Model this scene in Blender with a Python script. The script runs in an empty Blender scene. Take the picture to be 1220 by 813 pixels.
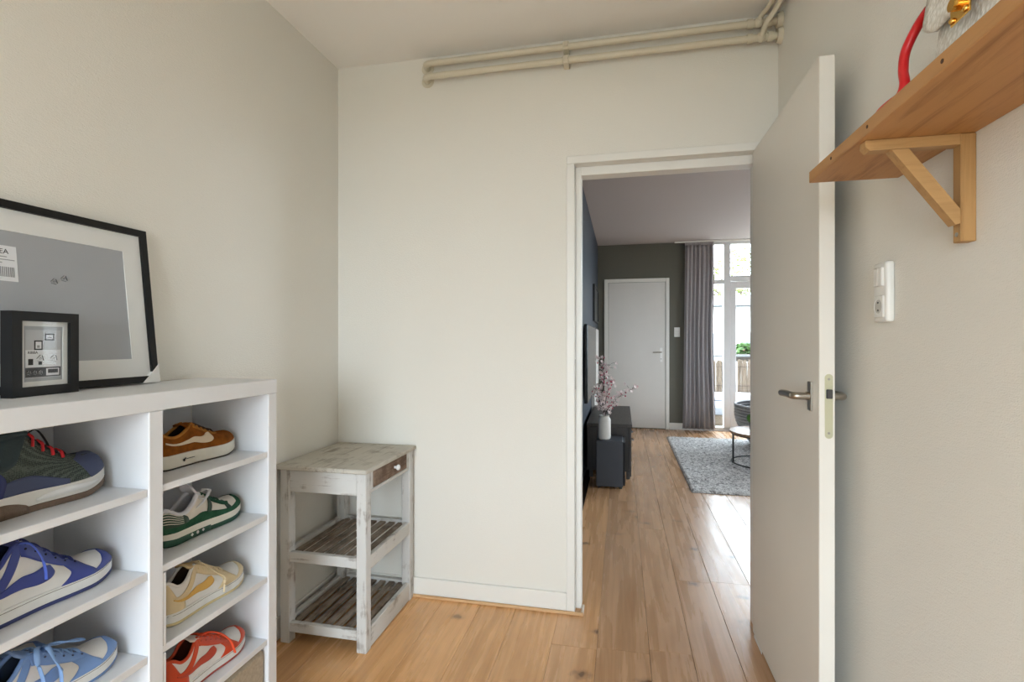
import bpy, bmesh, math, random
from mathutils import Vector, Matrix, noise as mnoise
random.seed(7)
PI = math.pi
scn = bpy.context.scene
COL = scn.collection

# ------------------------------------------------------------ camera, sky, exposure
CAM_H = 1.255
F_PX = 603.5
YAW = math.atan(131 / F_PX)
cam_d = bpy.data.cameras.new('camera'); cam = bpy.data.objects.new('camera', cam_d); COL.objects.link(cam)
cam.location = (0, 0, CAM_H); cam.rotation_euler = (PI / 2, 0, YAW)
cam_d.sensor_width = 36; cam_d.lens = F_PX / 1220 * 36; cam_d.clip_start = .02; cam_d.clip_end = 300
scn.camera = cam

world = bpy.data.worlds.new('overcast_sky'); scn.world = world; world.use_nodes = True
wb = world.node_tree.nodes['Background']
wb.inputs[0].default_value = (.76, .89, 1.0, 1); wb.inputs[1].default_value = 13.0
vs = scn.view_settings
vs.view_transform = 'Standard'; vs.look = 'None'; vs.gamma = 1; vs.use_curve_mapping = False; vs.exposure = .46

def portal(name, loc, rot, sx, sy):                  # guides sky sampling through a window opening
    l = bpy.data.lights.new(name, 'AREA'); l.shape = 'RECTANGLE'; l.size = sx; l.size_y = sy
    l.cycles.is_portal = True
    o = bpy.data.objects.new(name, l); COL.objects.link(o); o.location = loc; o.rotation_euler = rot
# room measures
XL, XR, YB, YR, ZC = -1.42, .65, 2.345, -2.4, 2.647     # near room: left, right, door wall, window wall, ceiling
LX0, LX1, LY0, LY1 = -.345, 4.2, 2.445, 7.5               # living room
RW = (-1.15, .40, .35, 2.2)                              # window behind the camera (x0,x1,z0,z1)
portal('daylight_portal_near', ((RW[0]+RW[1])/2, YR-.02, (RW[2]+RW[3])/2), (PI/2, 0, 0), RW[1]-RW[0], RW[3]-RW[2])
portal('daylight_portal_far', (2.65, LY1+.09, 1.32), (-PI/2, 0, 0), 2.9, 2.58)

portal('daylight_portal_added', (LX1+.09, 4.3, 1.65), (0, PI/2, 0), 1.4, 1.4)  # sky light through the added, unseen living-room side opening

# ------------------------------------------------------------ materials
def lin(c):
    return tuple(((v/255)/12.92 if v/255 <= .04045 else ((v/255+.055)/1.055)**2.4) for v in c)
MATS = {}
class N:
    def __init__(s, name):
        s.m = bpy.data.materials.new(name); s.m.use_nodes = True
        s.t = s.m.node_tree; s.p = s.t.nodes['Principled BSDF']; s.out = s.t.nodes['Material Output']
    def n(s, typ, **k):
        x = s.t.nodes.new(typ)
        for a, v in k.items():
            if a.startswith('i_'): x.inputs[a[2:].replace('_', ' ')].default_value = v
            else: setattr(x, a, v)
        return x
    def l(s, a, b): s.t.links.new(a, b)
    def coord(s, scale=(1, 1, 1), kind='Object', rnd=0):
        tc = s.n('ShaderNodeTexCoord'); mp = s.n('ShaderNodeMapping'); mp.inputs['Scale'].default_value = scale
        src = tc.outputs[kind]
        if rnd:
            oi = s.n('ShaderNodeObjectInfo'); mu = s.n('ShaderNodeMath', operation='MULTIPLY'); mu.inputs[1].default_value = rnd
            s.l(oi.outputs['Random'], mu.inputs[0])
            ad = s.n('ShaderNodeVectorMath', operation='ADD'); s.l(src, ad.inputs[0]); s.l(mu.outputs[0], ad.inputs[1]); src = ad.outputs[0]
        s.l(src, mp.inputs['Vector']); return mp.outputs[0]
    def noise(s, v, scale, detail=3, rough=.5, dist=0):
        x = s.n('ShaderNodeTexNoise'); x.inputs['Scale'].default_value = scale; x.inputs['Detail'].default_value = detail
        x.inputs['Roughness'].default_value = rough; x.inputs['Distortion'].default_value = dist
        s.l(v, x.inputs['Vector']); return x.outputs['Fac']
    def ramp(s, fac, stops):
        r = s.n('ShaderNodeValToRGB'); e = r.color_ramp.elements
        while len(e) < len(stops): e.new(.5)
        for k, (p, c) in enumerate(stops):
            e[k].position = p; e[k].color = (*c, 1) if len(c) == 3 else c
        s.l(fac, r.inputs[0]); return r.outputs[0]
    def mix(s, a, b, fac, mode='MIX'):
        x = s.n('ShaderNodeMix', data_type='RGBA', blend_type=mode)
        for sock, v in ((x.inputs[0], fac), (x.inputs[6], a), (x.inputs[7], b)):
            if isinstance(v, (int, float)): sock.default_value = v
            elif isinstance(v, tuple): sock.default_value = (*v, 1) if len(v) == 3 else v
            else: s.l(v, sock)
        return x.outputs[2]
    def bump(s, h, strength, dist=.01):
        b = s.n('ShaderNodeBump'); b.inputs['Strength'].default_value = strength; b.inputs['Distance'].default_value = dist
        s.l(h, b.inputs['Height']); s.l(b.outputs[0], s.p.inputs['Normal'])
    def base(s, c):
        if isinstance(c, tuple): s.p.inputs['Base Color'].default_value = (*c, 1)
        else: s.l(c, s.p.inputs['Base Color'])
    def pr(s, rough=.5, metal=0, spec=.5, **k):
        s.p.inputs['Roughness'].default_value = rough; s.p.inputs['Metallic'].default_value = metal
        s.p.inputs['Specular IOR Level'].default_value = spec

def M(name, rgb, rough=.5, metal=0, var=.06, vs_=8, bump=0, bscale=200, spec=.5):
    """plain procedural paint / plastic / cloth with a little noise variation"""
    if name in MATS: return MATS[name]
    n = N(name); n.pr(rough, metal, spec); c = lin(rgb); v = n.coord()
    f = n.noise(v, vs_, 3)
    n.base(n.ramp(f, [(.3, tuple(x*(1-var) for x in c)), (.7, tuple(min(1, x*(1+var)) for x in c))]))
    if bump: n.bump(n.noise(v, bscale, 2), bump, .002)
    MATS[name] = n.m; return n.m

def wallpaper(name, rgb, rough=.75, depth=.35, sc=1):
    if name in MATS: return MATS[name]
    n = N(name); n.pr(rough, 0, .25); c = lin(rgb)
    v = n.coord()
    big = n.noise(v, 1.3, 2)
    n.base(n.ramp(big, [(.3, tuple(x*.985 for x in c)), (.7, c)]))
    v1 = n.coord((260/sc, 260/sc, 420/sc)); v2 = n.coord((90/sc, 90/sc, 340/sc))
    a = n.noise(v1, 1, 2); b = n.noise(v2, 1, 2)
    ad = n.n('ShaderNodeMath', operation='ADD'); n.l(a, ad.inputs[0]); n.l(b, ad.inputs[1])
    n.bump(ad.outputs[0], depth, .0015)
    MATS[name] = n.m; return n.m

def plank_mat():
    n = N('pine_plank'); n.pr(.35, 0, .5)
    oi = n.n('ShaderNodeObjectInfo')
    v = n.coord((7, .42, 7), rnd=53); g = n.noise(v, 3.2, 5, .52, .3)
    v2 = n.coord((34, .6, 34), rnd=31); fine = n.noise(v2, 4, 4, .6, .2)
    v3 = n.coord((1, .16, 1), rnd=17)
    w = n.n('ShaderNodeTexWave', wave_type='BANDS', bands_direction='X'); w.inputs['Scale'].default_value = 9; w.inputs['Distortion'].default_value = 9
    w.inputs['Detail'].default_value = 2.5; w.inputs['Detail Scale'].default_value = 1.1; n.l(v3, w.inputs['Vector'])
    tint = n.ramp(g, [(.28, (.80, .73, .66)), (.5, (.97, .96, .94)), (.75, (1.10, 1.10, 1.08))])
    c = n.mix(oi.outputs['Color'], tint, 1.0, 'MULTIPLY')
    c = n.mix(c, n.ramp(fine, [(.35, (.9, .87, .83)), (.65, (1.05, 1.05, 1.05))]), .7, 'MULTIPLY')
    c = n.mix(c, n.ramp(w.outputs['Fac'], [(.0, (.86, .79, .70)), (.35, (1, 1, 1)), (1, (1.03, 1.03, 1.03))]), .32, 'MULTIPLY')
    # knots
    kv = n.coord((.75, 1.15, 1), rnd=23)
    vo = n.n('ShaderNodeTexVoronoi', voronoi_dimensions='2D'); vo.inputs['Scale'].default_value = 2.6; n.l(kv, vo.inputs['Vector'])
    dn = n.noise(n.coord((20, 14, 20), rnd=9), 2, 3)
    am = n.n('ShaderNodeMath', operation='MULTIPLY_ADD'); n.l(dn, am.inputs[0]); am.inputs[1].default_value = .16; n.l(vo.outputs['Distance'], am.inputs[2])
    k = n.ramp(am.outputs[0], [(.095, (.8, .8, .8)), (.125, (.35, .35, .35)), (.18, (0, 0, 0))])
    c = n.mix(c, (.085, .040, .022), n.mix(k, n.ramp(n.noise(n.coord((1, 1, 1), rnd=41), 2.2, 1), [(.40, (0, 0, 0)), (.50, (1, 1, 1))]), 1.0, 'MULTIPLY'))
    n.base(c)
    rr = n.ramp(g, [(.3, (.20, .20, .20)), (.7, (.34, .34, .34))]); n.l(rr, n.p.inputs['Roughness'])
    n.bump(fine, .12, .002)
    MATS['pine_plank'] = n.m; return n.m

def wood(name, rgb, dark, axis='Y', rough=.55, sc=1.0, contrast=1.0):
    if name in MATS: return MATS[name]
    n = N(name); n.pr(rough, 0, .35)
    s = {'X': (1.2, 14, 14), 'Y': (14, 1.2, 14), 'Z': (14, 14, 1.2)}[axis]
    v = n.coord(tuple(q*sc for q in s), rnd=19)
    g = n.noise(v, 3, 6, .65, .6)
    n.base(n.ramp(g, [(.5-.22*contrast, lin(dark)), (.5, lin(rgb)), (.85, tuple(min(1, q*1.12) for q in lin(rgb)))]))
    n.bump(g, .15, .003); MATS[name] = n.m; return n.m

def whitewash(name, axis, wear=.45, top=(212, 210, 206), under=(122, 110, 100)):
    n = N(name); n.pr(.7, 0, .25)
    s = {'X': (3, 40, 40), 'Y': (40, 3, 40), 'Z': (40, 40, 3)}[axis]
    a = n.noise(n.coord(s, rnd=11), 1.5, 6, .7, .5); b = n.noise(n.coord((9, 9, 9), rnd=5), 1.2, 5, .6)
    ml = n.n('ShaderNodeMath', operation='MULTIPLY'); n.l(a, ml.inputs[0]); n.l(b, ml.inputs[1])
    n.base(n.ramp(ml.outputs[0], [(.10*wear/.45, lin(under)), (.15*wear/.45, lin(tuple((p+q)/2 for p, q in zip(top, under)))), (.22*wear/.45, lin(top))]))
    n.bump(a, .25, .003); MATS[name] = n.m; return n.m

# ------------------------------------------------------------ mesh helpers
ORG = {}
class MB:
    """collects shapes into one bmesh"""
    def __init__(s): s.b = bmesh.new()
    def box(s, lo, hi, bev=0, seg=1, rot=None, piv=None):
        lo, hi = Vector(lo), Vector(hi); c = (lo+hi)/2; d = hi-lo
        r = bmesh.ops.create_cube(s.b, size=1, matrix=Matrix.Translation(c) @ Matrix.Diagonal((*d, 1)))
        vs_ = r['verts']
        if bev:
            es = {e for v in vs_ for e in v.link_edges}
            rb = bmesh.ops.bevel(s.b, geom=list(es), offset=bev, segments=seg, affect='EDGES', profile=.5)
            vs_ = list({v for f in rb['faces'] for v in f.verts} | {v for v in vs_ if v.is_valid})
        if rot is not None:
            bmesh.ops.rotate(s.b, verts=vs_, cent=Vector(piv if piv is not None else c), matrix=rot)
        return s
    def cyl(s, p, q, r, r2=None, seg=20, caps=True):
        p, q = Vector(p), Vector(q); d = q-p
        m = Matrix.Translation((p+q)/2) @ d.to_track_quat('Z', 'Y').to_matrix().to_4x4()
        bmesh.ops.create_cone(s.b, cap_ends=caps, segments=seg, radius1=r, radius2=r if r2 is None else r2, depth=d.length, matrix=m); return s
    def sph(s, c, r, seg=12, sc=(1, 1, 1)):
        bmesh.ops.create_uvsphere(s.b, u_segments=seg, v_segments=max(6, seg//2), radius=r, matrix=Matrix.Translation(Vector(c)) @ Matrix.Diagonal((*sc, 1))); return s
    def tube(s, pts, r, seg=8, flat=1.0, closed=False, caps=True, up=(0, 0, 1)):
        pts = [Vector(p) for p in pts]; n = len(pts); rings = []
        rf = r if callable(r) else (lambda t: r); px = None
        for i, p in enumerate(pts):
            a = pts[(i-1) % n] if (closed or i > 0) else p; b = pts[(i+1) % n] if (closed or i < n-1) else p
            t = (b-a).normalized(); u = Vector(up)
            if abs(t.dot(u)) > .97: u = Vector((1, 0, 0))
            x = t.cross(u).normalized()
            if flat == 1.0 and px is not None:            # parallel transport keeps round tubes from twisting
                q = px-t*px.dot(t)
                if q.length > 1e-4: x = q.normalized()
            px = x; y = x.cross(t)
            rr = rf(i/max(1, n-1))
            rings.append([s.b.verts.new(p + x*rr*math.cos(2*PI*k/seg) + y*rr*flat*math.sin(2*PI*k/seg)) for k in range(seg)])
        for i in range(n if closed else n-1):
            A, B = rings[i], rings[(i+1) % n]
            for k in range(seg): s.b.faces.new((A[k], A[(k+1) % seg], B[(k+1) % seg], B[k]))
        if caps and not closed: s.b.faces.new(rings[0][::-1]); s.b.faces.new(rings[-1])
        return s
    def lathe(s, prof, c=(0, 0, 0), seg=32, cap=True):
        c = Vector(c); rings = []
        for r, z in prof: rings.append([s.b.verts.new(c+Vector((r*math.cos(2*PI*k/seg), r*math.sin(2*PI*k/seg), z))) for k in range(seg)])
        for A, B in zip(rings, rings[1:]):
            for k in range(seg): s.b.faces.new((A[k], A[(k+1) % seg], B[(k+1) % seg], B[k]))
        if cap: s.b.faces.new(rings[0][::-1]); s.b.faces.new(rings[-1])
        return s
    def grid(s, P, closed_u=False):
        V = [[s.b.verts.new(Vector(p)) for p in row] for row in P]
        n = len(V)
        for i in range(n if closed_u else n-1):
            A, B = V[i], V[(i+1) % n]
            for j in range(len(A)-1):
                q = [A[j], A[j+1], B[j+1], B[j]]
                try: s.b.faces.new(q)
                except ValueError: pass
        return s
    def poly(s, pts): s.b.faces.new([s.b.verts.new(Vector(p)) for p in pts]); return s
    def prism(s, pts, d):
        d = Vector(d); A = [s.b.verts.new(Vector(p)) for p in pts]; B = [s.b.verts.new(v.co+d) for v in A]; n = len(A)
        s.b.faces.new(A[::-1]); s.b.faces.new(B)
        for i in range(n): s.b.faces.new((A[i], A[(i+1) % n], B[(i+1) % n], B[i]))
        return s
    def build(s, name, mat, parent=None, smooth=False, weld=0, solid=0, subd=0, label=None, kind=None):
        if weld: bmesh.ops.remove_doubles(s.b, verts=s.b.verts, dist=weld)
        bmesh.ops.recalc_face_normals(s.b, faces=s.b.faces)
        me = bpy.data.meshes.new(name)
        org = ORG.get(parent.name, Vector()) if parent else Vector()
        if org.length: bmesh.ops.translate(s.b, verts=s.b.verts, vec=-org)
        s.b.to_mesh(me); s.b.free()
        if smooth:
            for p in me.polygons: p.use_smooth = True
            if smooth != 'all': me.set_sharp_from_angle(angle=math.radians(38))
        o = bpy.data.objects.new(name, me); COL.objects.link(o); me.materials.append(mat)
        if parent: o.parent = parent; ORG[o.name] = org
        if solid:
            md = o.modifiers.new('thickness', 'SOLIDIFY'); md.thickness = solid; md.offset = -1 if solid > 0 else 1
        if subd:
            md = o.modifiers.new('smooth', 'SUBSURF'); md.levels = subd; md.render_levels = subd
        if label: o['label'] = label
        if kind: o['kind'] = kind
        return o

def tag(o, label, cat, group=None):
    o['label'] = label; o['category'] = cat
    if group: o['group'] = group
    return o
def thing(name, label, cat, loc=(0, 0, 0), rotz=0, group=None, world=True):
    """Empty at the thing's base; parts are given in world space (world=True) or in its own space"""
    o = bpy.data.objects.new(name, None); COL.objects.link(o); o.location = loc; o.rotation_euler = (0, 0, rotz); o.empty_display_size = .05
    ORG[o.name] = Vector(loc) if world else Vector()
    return tag(o, label, cat, group)
def struct(o, label=None):
    o['kind'] = 'structure'
    if label: o['label'] = label
    return o
def sroot(name, loc, label=None):
    o = bpy.data.objects.new(name, None); COL.objects.link(o); o.location = loc; ORG[o.name] = Vector(loc); o.empty_display_size = .05
    return struct(o, label)
def bx(name, lo, hi, mat, parent=None, bev=.002, **k): return MB().box(lo, hi, bev).build(name, mat, parent, **k)
def copy_tree(o, parent=None):
    c = o.copy(); COL.objects.link(c); c.parent = parent
    for ch in list(o.children): copy_tree(ch, c)
    return c
def smooth_curve(pts, n=8):
    """Catmull-Rom through points (tuples of any length)"""
    P = [tuple(p) for p in pts]; out = []
    for i in range(len(P)-1):
        p0 = P[max(0, i-1)]; p1 = P[i]; p2 = P[i+1]; p3 = P[min(len(P)-1, i+2)]
        for k in range(n):
            t = k/n
            out.append(tuple(.5*((2*b)+(-a+c)*t+(2*a-5*b+4*c-d)*t*t+(-a+3*b-3*c+d)*t**3) for a, b, c, d in zip(p0, p1, p2, p3)))
    out.append(P[-1]); return out
def sst(a, b, x): t = max(0, min(1, (x-a)/(b-a))); return t*t*(3-2*t)
def interp(tab, x):
    if x <= tab[0][0]: return tab[0][1]
    for i in range(len(tab)-1):
        (a, p), (b, q) = tab[i], tab[i+1]
        if x <= b:
            t = (x-a)/(b-a); h = b-a
            m0 = (q-p)/h if i == 0 else (q-tab[i-1][1])/(b-tab[i-1][0])
            m1 = (q-p)/h if i+2 >= len(tab) else (tab[i+2][1]-p)/(tab[i+2][0]-a)
            return (2*t**3-3*t*t+1)*p+(t**3-2*t*t+t)*h*m0+(-2*t**3+3*t*t)*q+(t**3-t*t)*h*m1
    return tab[-1][1]
def text_mesh(s, size, mat, name, parent, loc, rot, org_local=True):
    cu = bpy.data.curves.new(name, 'FONT'); cu.body = s; cu.size = size; cu.extrude = .0002
    to = bpy.data.objects.new(name, cu); COL.objects.link(to)
    dg = bpy.context.evaluated_depsgraph_get(); me = bpy.data.meshes.new_from_object(to.evaluated_get(dg))
    bpy.data.objects.remove(to); bpy.data.curves.remove(cu)
    me.materials.clear(); me.materials.append(mat)
    me.transform(Matrix.Translation(Vector(loc)) @ rot)
    o = bpy.data.objects.new(name, me); COL.objects.link(o); o.parent = parent; ORG[o.name] = ORG.get(parent.name, Vector()); return o

# common materials
m_wall = wallpaper('woven_wallpaper', (235, 231, 222), depth=.6)
m_ceil = wallpaper('ceiling_plaster', (247, 243, 237), .85, .15, 2)
m_trim = M('trim_paint', (236, 233, 226), .4, var=.01)
m_white = M('white_melamine', (230, 231, 234), .35, var=.01)
m_doorp = M('door_paint', (232, 226, 216), .38, var=.012, vs_=3)
m_steel = M('brushed_steel', (176, 170, 160), .32, 1, var=.05, vs_=60)
m_black = M('black_paint', (26, 26, 28), .4, var=.1)
m_plank = plank_mat()

# ------------------------------------------------------------ floor, walls, ceiling
floor = struct(bx('floor', (XL-.15, YR-.15, -.12), (LX1+.15, LY1+.15, -.022), M('subfloor', (60, 44, 32), .9), bev=0), 'wide pine plank floor running through both rooms')
seams = [-1.395, -1.21, -1.03, -.845, -.655, -.485, -.285, -.1, .108, .275, .45, .64]
while seams[-1] < LX1-.05: seams.append(seams[-1]+.187)
seams[-1] = LX1
seams = [XL]+seams
pm_cache = {}
def plank(x0, x1, y0, y1, tone):
    w = round(x1-x0-(.0018 if x0 > .05 else .0009), 4); L = round(y1-y0-.001, 3)
    if (w, L) not in pm_cache:
        b = bmesh.new(); bmesh.ops.create_cube(b, size=1, matrix=Matrix.Diagonal((w, L, .022, 1)))
        bmesh.ops.bevel(b, geom=[e for e in b.edges if all(v.co.z > 0 for v in e.verts)], offset=.0006, segments=1, affect='EDGES')
        me = bpy.data.meshes.new('plank'); b.to_mesh(me); b.free(); me.materials.append(m_plank); pm_cache[(w, L)] = me
    o = bpy.data.objects.new('plank', pm_cache[(w, L)]); COL.objects.link(o); o.parent = floor
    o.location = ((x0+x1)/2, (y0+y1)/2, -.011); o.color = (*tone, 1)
rp = random.Random(4)
known = {-.285: [2.085], -.1: [2.10], .108: [2.13], .275: [2.78], .45: [2.80]}
for i in range(len(seams)-1):
    x0, x1 = seams[i], seams[i+1]; xm = (x0+x1)/2
    ya = YR if xm < XR else LY0
    yb = YB if xm < -.345 else LY1
    x0c, x1c = x0, x1
    if x1-x0 < .01: continue
    cuts = [ya]+[k for kk, v in known.items() if abs(kk-x0) < .01 for k in v]
    y = cuts[-1]
    while y < yb-1.2:
        y += rp.uniform(1.3, 2.9)
        if y < yb-.5: cuts.append(y)
    cuts.append(yb); cuts = sorted(set(cuts))
    for a, b in zip(cuts, cuts[1:]):
        j = rp.uniform(.93, 1.07)
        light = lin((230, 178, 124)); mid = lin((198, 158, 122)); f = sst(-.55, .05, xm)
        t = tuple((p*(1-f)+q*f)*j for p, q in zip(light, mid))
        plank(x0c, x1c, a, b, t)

def wall(name, boxes, mat, label=None):
    m = MB()
    for lo, hi in boxes: m.box(lo, hi)
    return struct(m.build(name, mat), label)
wall('wall_left', [((XL-.12, YR-.12, -.02), (XL, YB, ZC))], m_wall, 'cream woven-paper wall behind the shoe rack')
DO0, DO1, DOT = -.235, .605, 2.085      # rough door opening
wall('wall_back', [((XL-.12, YB, -.02), (DO0, LY0, ZC)), ((DO0, YB, DOT), (DO1, LY0, ZC)), ((DO1, YB, -.02), (LX1, LY0, ZC))], m_wall, 'cream woven-paper wall with the doorway')
wall('wall_right', [((XR, YR-.12, -.02), (XR+.12, YB, ZC))], m_wall, 'beige woven-paper wall behind the open door')
wall('wall_rear', [((XL, YR-.12, -.02), (RW[0], YR, ZC)), ((RW[1], YR-.12, -.02), (XR, YR, ZC)), ((RW[0], YR-.12, -.02), (RW[1], YR, RW[2])), ((RW[0], YR-.12, RW[3]), (RW[1], YR, ZC))], m_wall)
struct(bx('ceiling', (XL-.12, YR-.12, ZC), (XR+.12, LY0, ZC+.12), m_ceil, bev=0), 'white plaster ceiling of the small room')
m_lceil = wallpaper('living_ceiling_paint', (186, 177, 174), .8, .2, 6)
struct(bx('ceiling_living', (LX0-.1, LY0, ZC), (LX1+.1, LY1+.1, ZC+.12), m_lceil, bev=0), 'mauve-grey plaster ceiling of the living room')
m_navy = wallpaper('navy_wall_paint', (52, 58, 70), .45, .2, 3)
wall('wall_living_left', [((LX0-.1, LY0, -.02), (LX0, LY1+.1, ZC))], m_navy, 'dark navy wall with the television')
m_olive = wallpaper('olive_wall_paint', (108, 106, 96), .7, .2, 3)
wall('wall_far', [((LX0, LY1, -.02), (1.19, LY1+.1, ZC))], m_olive, 'olive grey far wall with the white door')
SW = (3.6, 5.0, .95, 2.35)           # unseen side window, added to brighten the living room (y0,y1,z0,z1)
wall('wall_living_right', [((LX1, LY0, -.02), (LX1+.1, SW[0], ZC)), ((LX1, SW[1], -.02), (LX1+.1, LY1+.1, ZC)), ((LX1, SW[0], -.02), (LX1+.1, SW[1], SW[2])), ((LX1, SW[0], SW[3]), (LX1+.1, SW[1], ZC))], M('living_white', (214, 210, 204), .8, var=.01))
w3 = sroot('added_window', (LX1, (SW[0]+SW[1])/2, SW[2]))
for y in (SW[0], (SW[0]+SW[1])/2, SW[1]-.05): bx('window_frame', (LX1+.02, y, SW[2]), (LX1+.08, y+.05, SW[3]), m_trim, w3)
# rear window frame (behind the camera)
rw = sroot('window_1', ((RW[0]+RW[1])/2, YR, RW[2]))
for a, b in (((RW[0], YR-.09, RW[2]), (RW[0]+.05, YR-.03, RW[3])), ((RW[1]-.05, YR-.09, RW[2]), (RW[1], YR-.03, RW[3])),
             ((RW[0]+.05, YR-.09, RW[2]), (RW[1]-.05, YR-.03, RW[2]+.05)), ((RW[0]+.05, YR-.09, RW[3]-.05), (RW[1]-.05, YR-.03, RW[3]))):
    bx('window_frame', a, b, m_trim, rw)

# baseboards and quarter strip
struct(bx('baseboard_back', (XL+.012, YB-.012, 0), (-.249, YB, .092), m_trim, bev=.003), 'white painted skirting board under the door wall')
struct(bx('baseboard_left', (XL, YR, 0), (XL+.012, YB, .092), m_trim, bev=.003), 'white painted skirting board along the left wall')
struct(bx('baseboard_right', (XR-.012, YR, 0), (XR, YB, .092), m_trim, bev=.003), 'white painted skirting board along the right wall')
m_strip = wood('pine_strip', (214, 172, 126), (186, 138, 92), 'X')
struct(MB().box((XL+.012, YB-.026, 0), (-.172, YB-.0121, .014), .004, 2).build('trim_2', m_strip), 'thin pine strip along the skirting board')
struct(MB().box((-.184, YB-.0119, 0), (-.172, YB+.06, .014), .004, 2).build('trim_3', M('pale_strip', (206, 190, 172), .5)), 'thin strip returning around the door jamb')

# door frame
df = sroot('trim_1', (.18, YB, 0), 'cream painted door frame around the doorway')
HX = .592
def jamb(name, x_out, x_reb, x_in, sgn):
    m = MB(); a, b = sorted((x_out, x_reb)); m.box((a, YB-.014, 0), (b, YB+.001, 2.07), .003, 2)
    a, b = sorted((x_out+sgn*.012, x_reb)); m.box((a, YB, 0), (b, LY0+.015, 2.07))
    a, b = sorted((x_reb-sgn*.001, x_in)); m.box((a, YB+.042, 0), (b, LY0+.015, 2.07), .002)
    return m.build(name, m_trim, df)
jamb('jamb', -.249, -.213, -.186, 1); jamb('jamb', .628, HX, HX-.027, -1)
m = MB(); m.box((-.249, YB-.014, 2.07), (.628, YB+.001, 2.105), .003, 2); m.box((-.237, YB, 2.07), (.604, LY0+.015, 2.084)); m.box((-.1865, YB+.0425, 2.03), (HX-.0265, LY0+.0145, 2.0705), .002)
m.build('door_head', m_trim, df)
bx('strike_plate', (-.2128, YB+.012, 1.03), (-.2112, YB+.036, 1.17), m_steel, df, .0005)

# open door leaf
DX0, DX1, DY0, DY1, DZ1 = .547, .588, 1.59, 2.338, 2.065
door = sroot('door_1', (DX1, DY1, 0), 'beige flush door standing open against the right wall')
bx('leaf', (DX0, DY0, .012), (DX1, DY1, DZ1), m_doorp, door, .002)
hz = 1.092; hy = DY0+.062
def handle(side):
    fx = DX0 if side < 0 else DX1
    r = bx('backplate', (min(fx, fx+side*.007), hy-.014, hz-.043), (max(fx, fx+side*.007), hy+.014, hz+.043), m_steel, door, .002)
    st = .048 if side < 0 else .046
    p = [(fx+side*.004, hy, hz), (fx+side*(st-.015), hy, hz), (fx+side*(st-.004), hy+.004, hz), (fx+side*st, hy+.016, hz), (fx+side*st, hy+.07, hz), (fx+side*st, hy+.112, hz-.002)]
    mb = MB().tube(smooth_curve(p, 6), lambda t: .0115-.0005*t, 14, .95)
    mb.build('lever', m_steel, door, smooth=True)
    MB().cyl((fx+side*.006, hy, hz), (fx+side*.014, hy, hz), .013, seg=20).build('rosette', m_steel, r, smooth=True)
handle(-1); handle(1)
m_brass = M('satin_brass', (202, 198, 168), .4, .55, var=.04)
fx = (DX0+DX1)/2+.004
mb = MB(); pts = []
for k in range(24):
    a = 2*PI*k/24; pts.append((fx+.0105*math.cos(a), DY0-.0012, hz-.022+(.081 if math.sin(a) > 0 else -.081)+.0105*math.sin(a)))
pl = mb.prism(pts, (0, .0014, 0)).build('lock_plate', m_brass, door)
bx('latch_bolt', (fx-.008, DY0-.009, hz+.0), (fx+.008, DY0-.0008, hz+.026), M('dark_steel', (88, 88, 90), .35, .8), pl, .002)
for dz in (.055, -.098): MB().cyl((fx, DY0-.0018, hz+dz), (fx, DY0-.001, hz+dz), .0035, seg=12).build('screw', m_steel, pl)
bx('floor_seal', (DX0-.002, DY0+.6, .002), (DX0+.0, DY1-.03, .014), m_trim, door, 0)
for z in (.25, 1.02, 1.83): MB().cyl((DX1+.004, DY1+.004, z-.04), (DX1+.004, DY1+.004, z+.04), .006, seg=12).build('hinge', m_steel, door, smooth=True)

# far door in the living room
fd = sroot('trim_4', (.2, LY1, 0), 'white door frame on the olive far wall')
for lo, hi in (((-.252, LY1-.025, 0), (-.195, LY1, 2.15)), ((.607, LY1-.025, 0), (.655, LY1, 2.15)), ((-.195, LY1-.025, 2.098), (.607, LY1, 2.15))): bx('casing', lo, hi, m_trim, fd, .004)
d2 = sroot('door_2', (.2, LY1-.012, 0), 'closed white flush door in the olive far wall')
bx('leaf', (-.19, LY1-.014, .012), (.602, LY1-.001, 2.094), M('far_door_paint', (224, 220, 214), .4, var=.01), d2, .002)
m_wplate = M('white_metal', (232, 230, 226), .3, .2)
hp = bx('backplate', (.525, LY1-.022, .955), (.562, LY1-.014, 1.16), m_wplate, d2, .003)
MB().tube(smooth_curve([(.545, LY1-.02, 1.095), (.545, LY1-.05, 1.095), (.535, LY1-.06, 1.095), (.49, LY1-.06, 1.095), (.43, LY1-.06, 1.093)], 5), .009, 10).build('lever', m_steel, d2, smooth=True)
MB().cyl((.544, LY1-.0235, 1.0), (.544, LY1-.0218, 1.0), .006, seg=10).build('keyhole', m_black, hp)
struct(bx('baseboard_far', (.656, LY1-.014, 0), (1.19, LY1, .095), m_trim, bev=.003), 'white skirting board under the olive far wall')
struct(bx('baseboard_living', (LX0, LY0, 0), (LX0+.014, 4.0, .11), m_trim, bev=.003), 'white skirting board under the navy wall')

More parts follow.
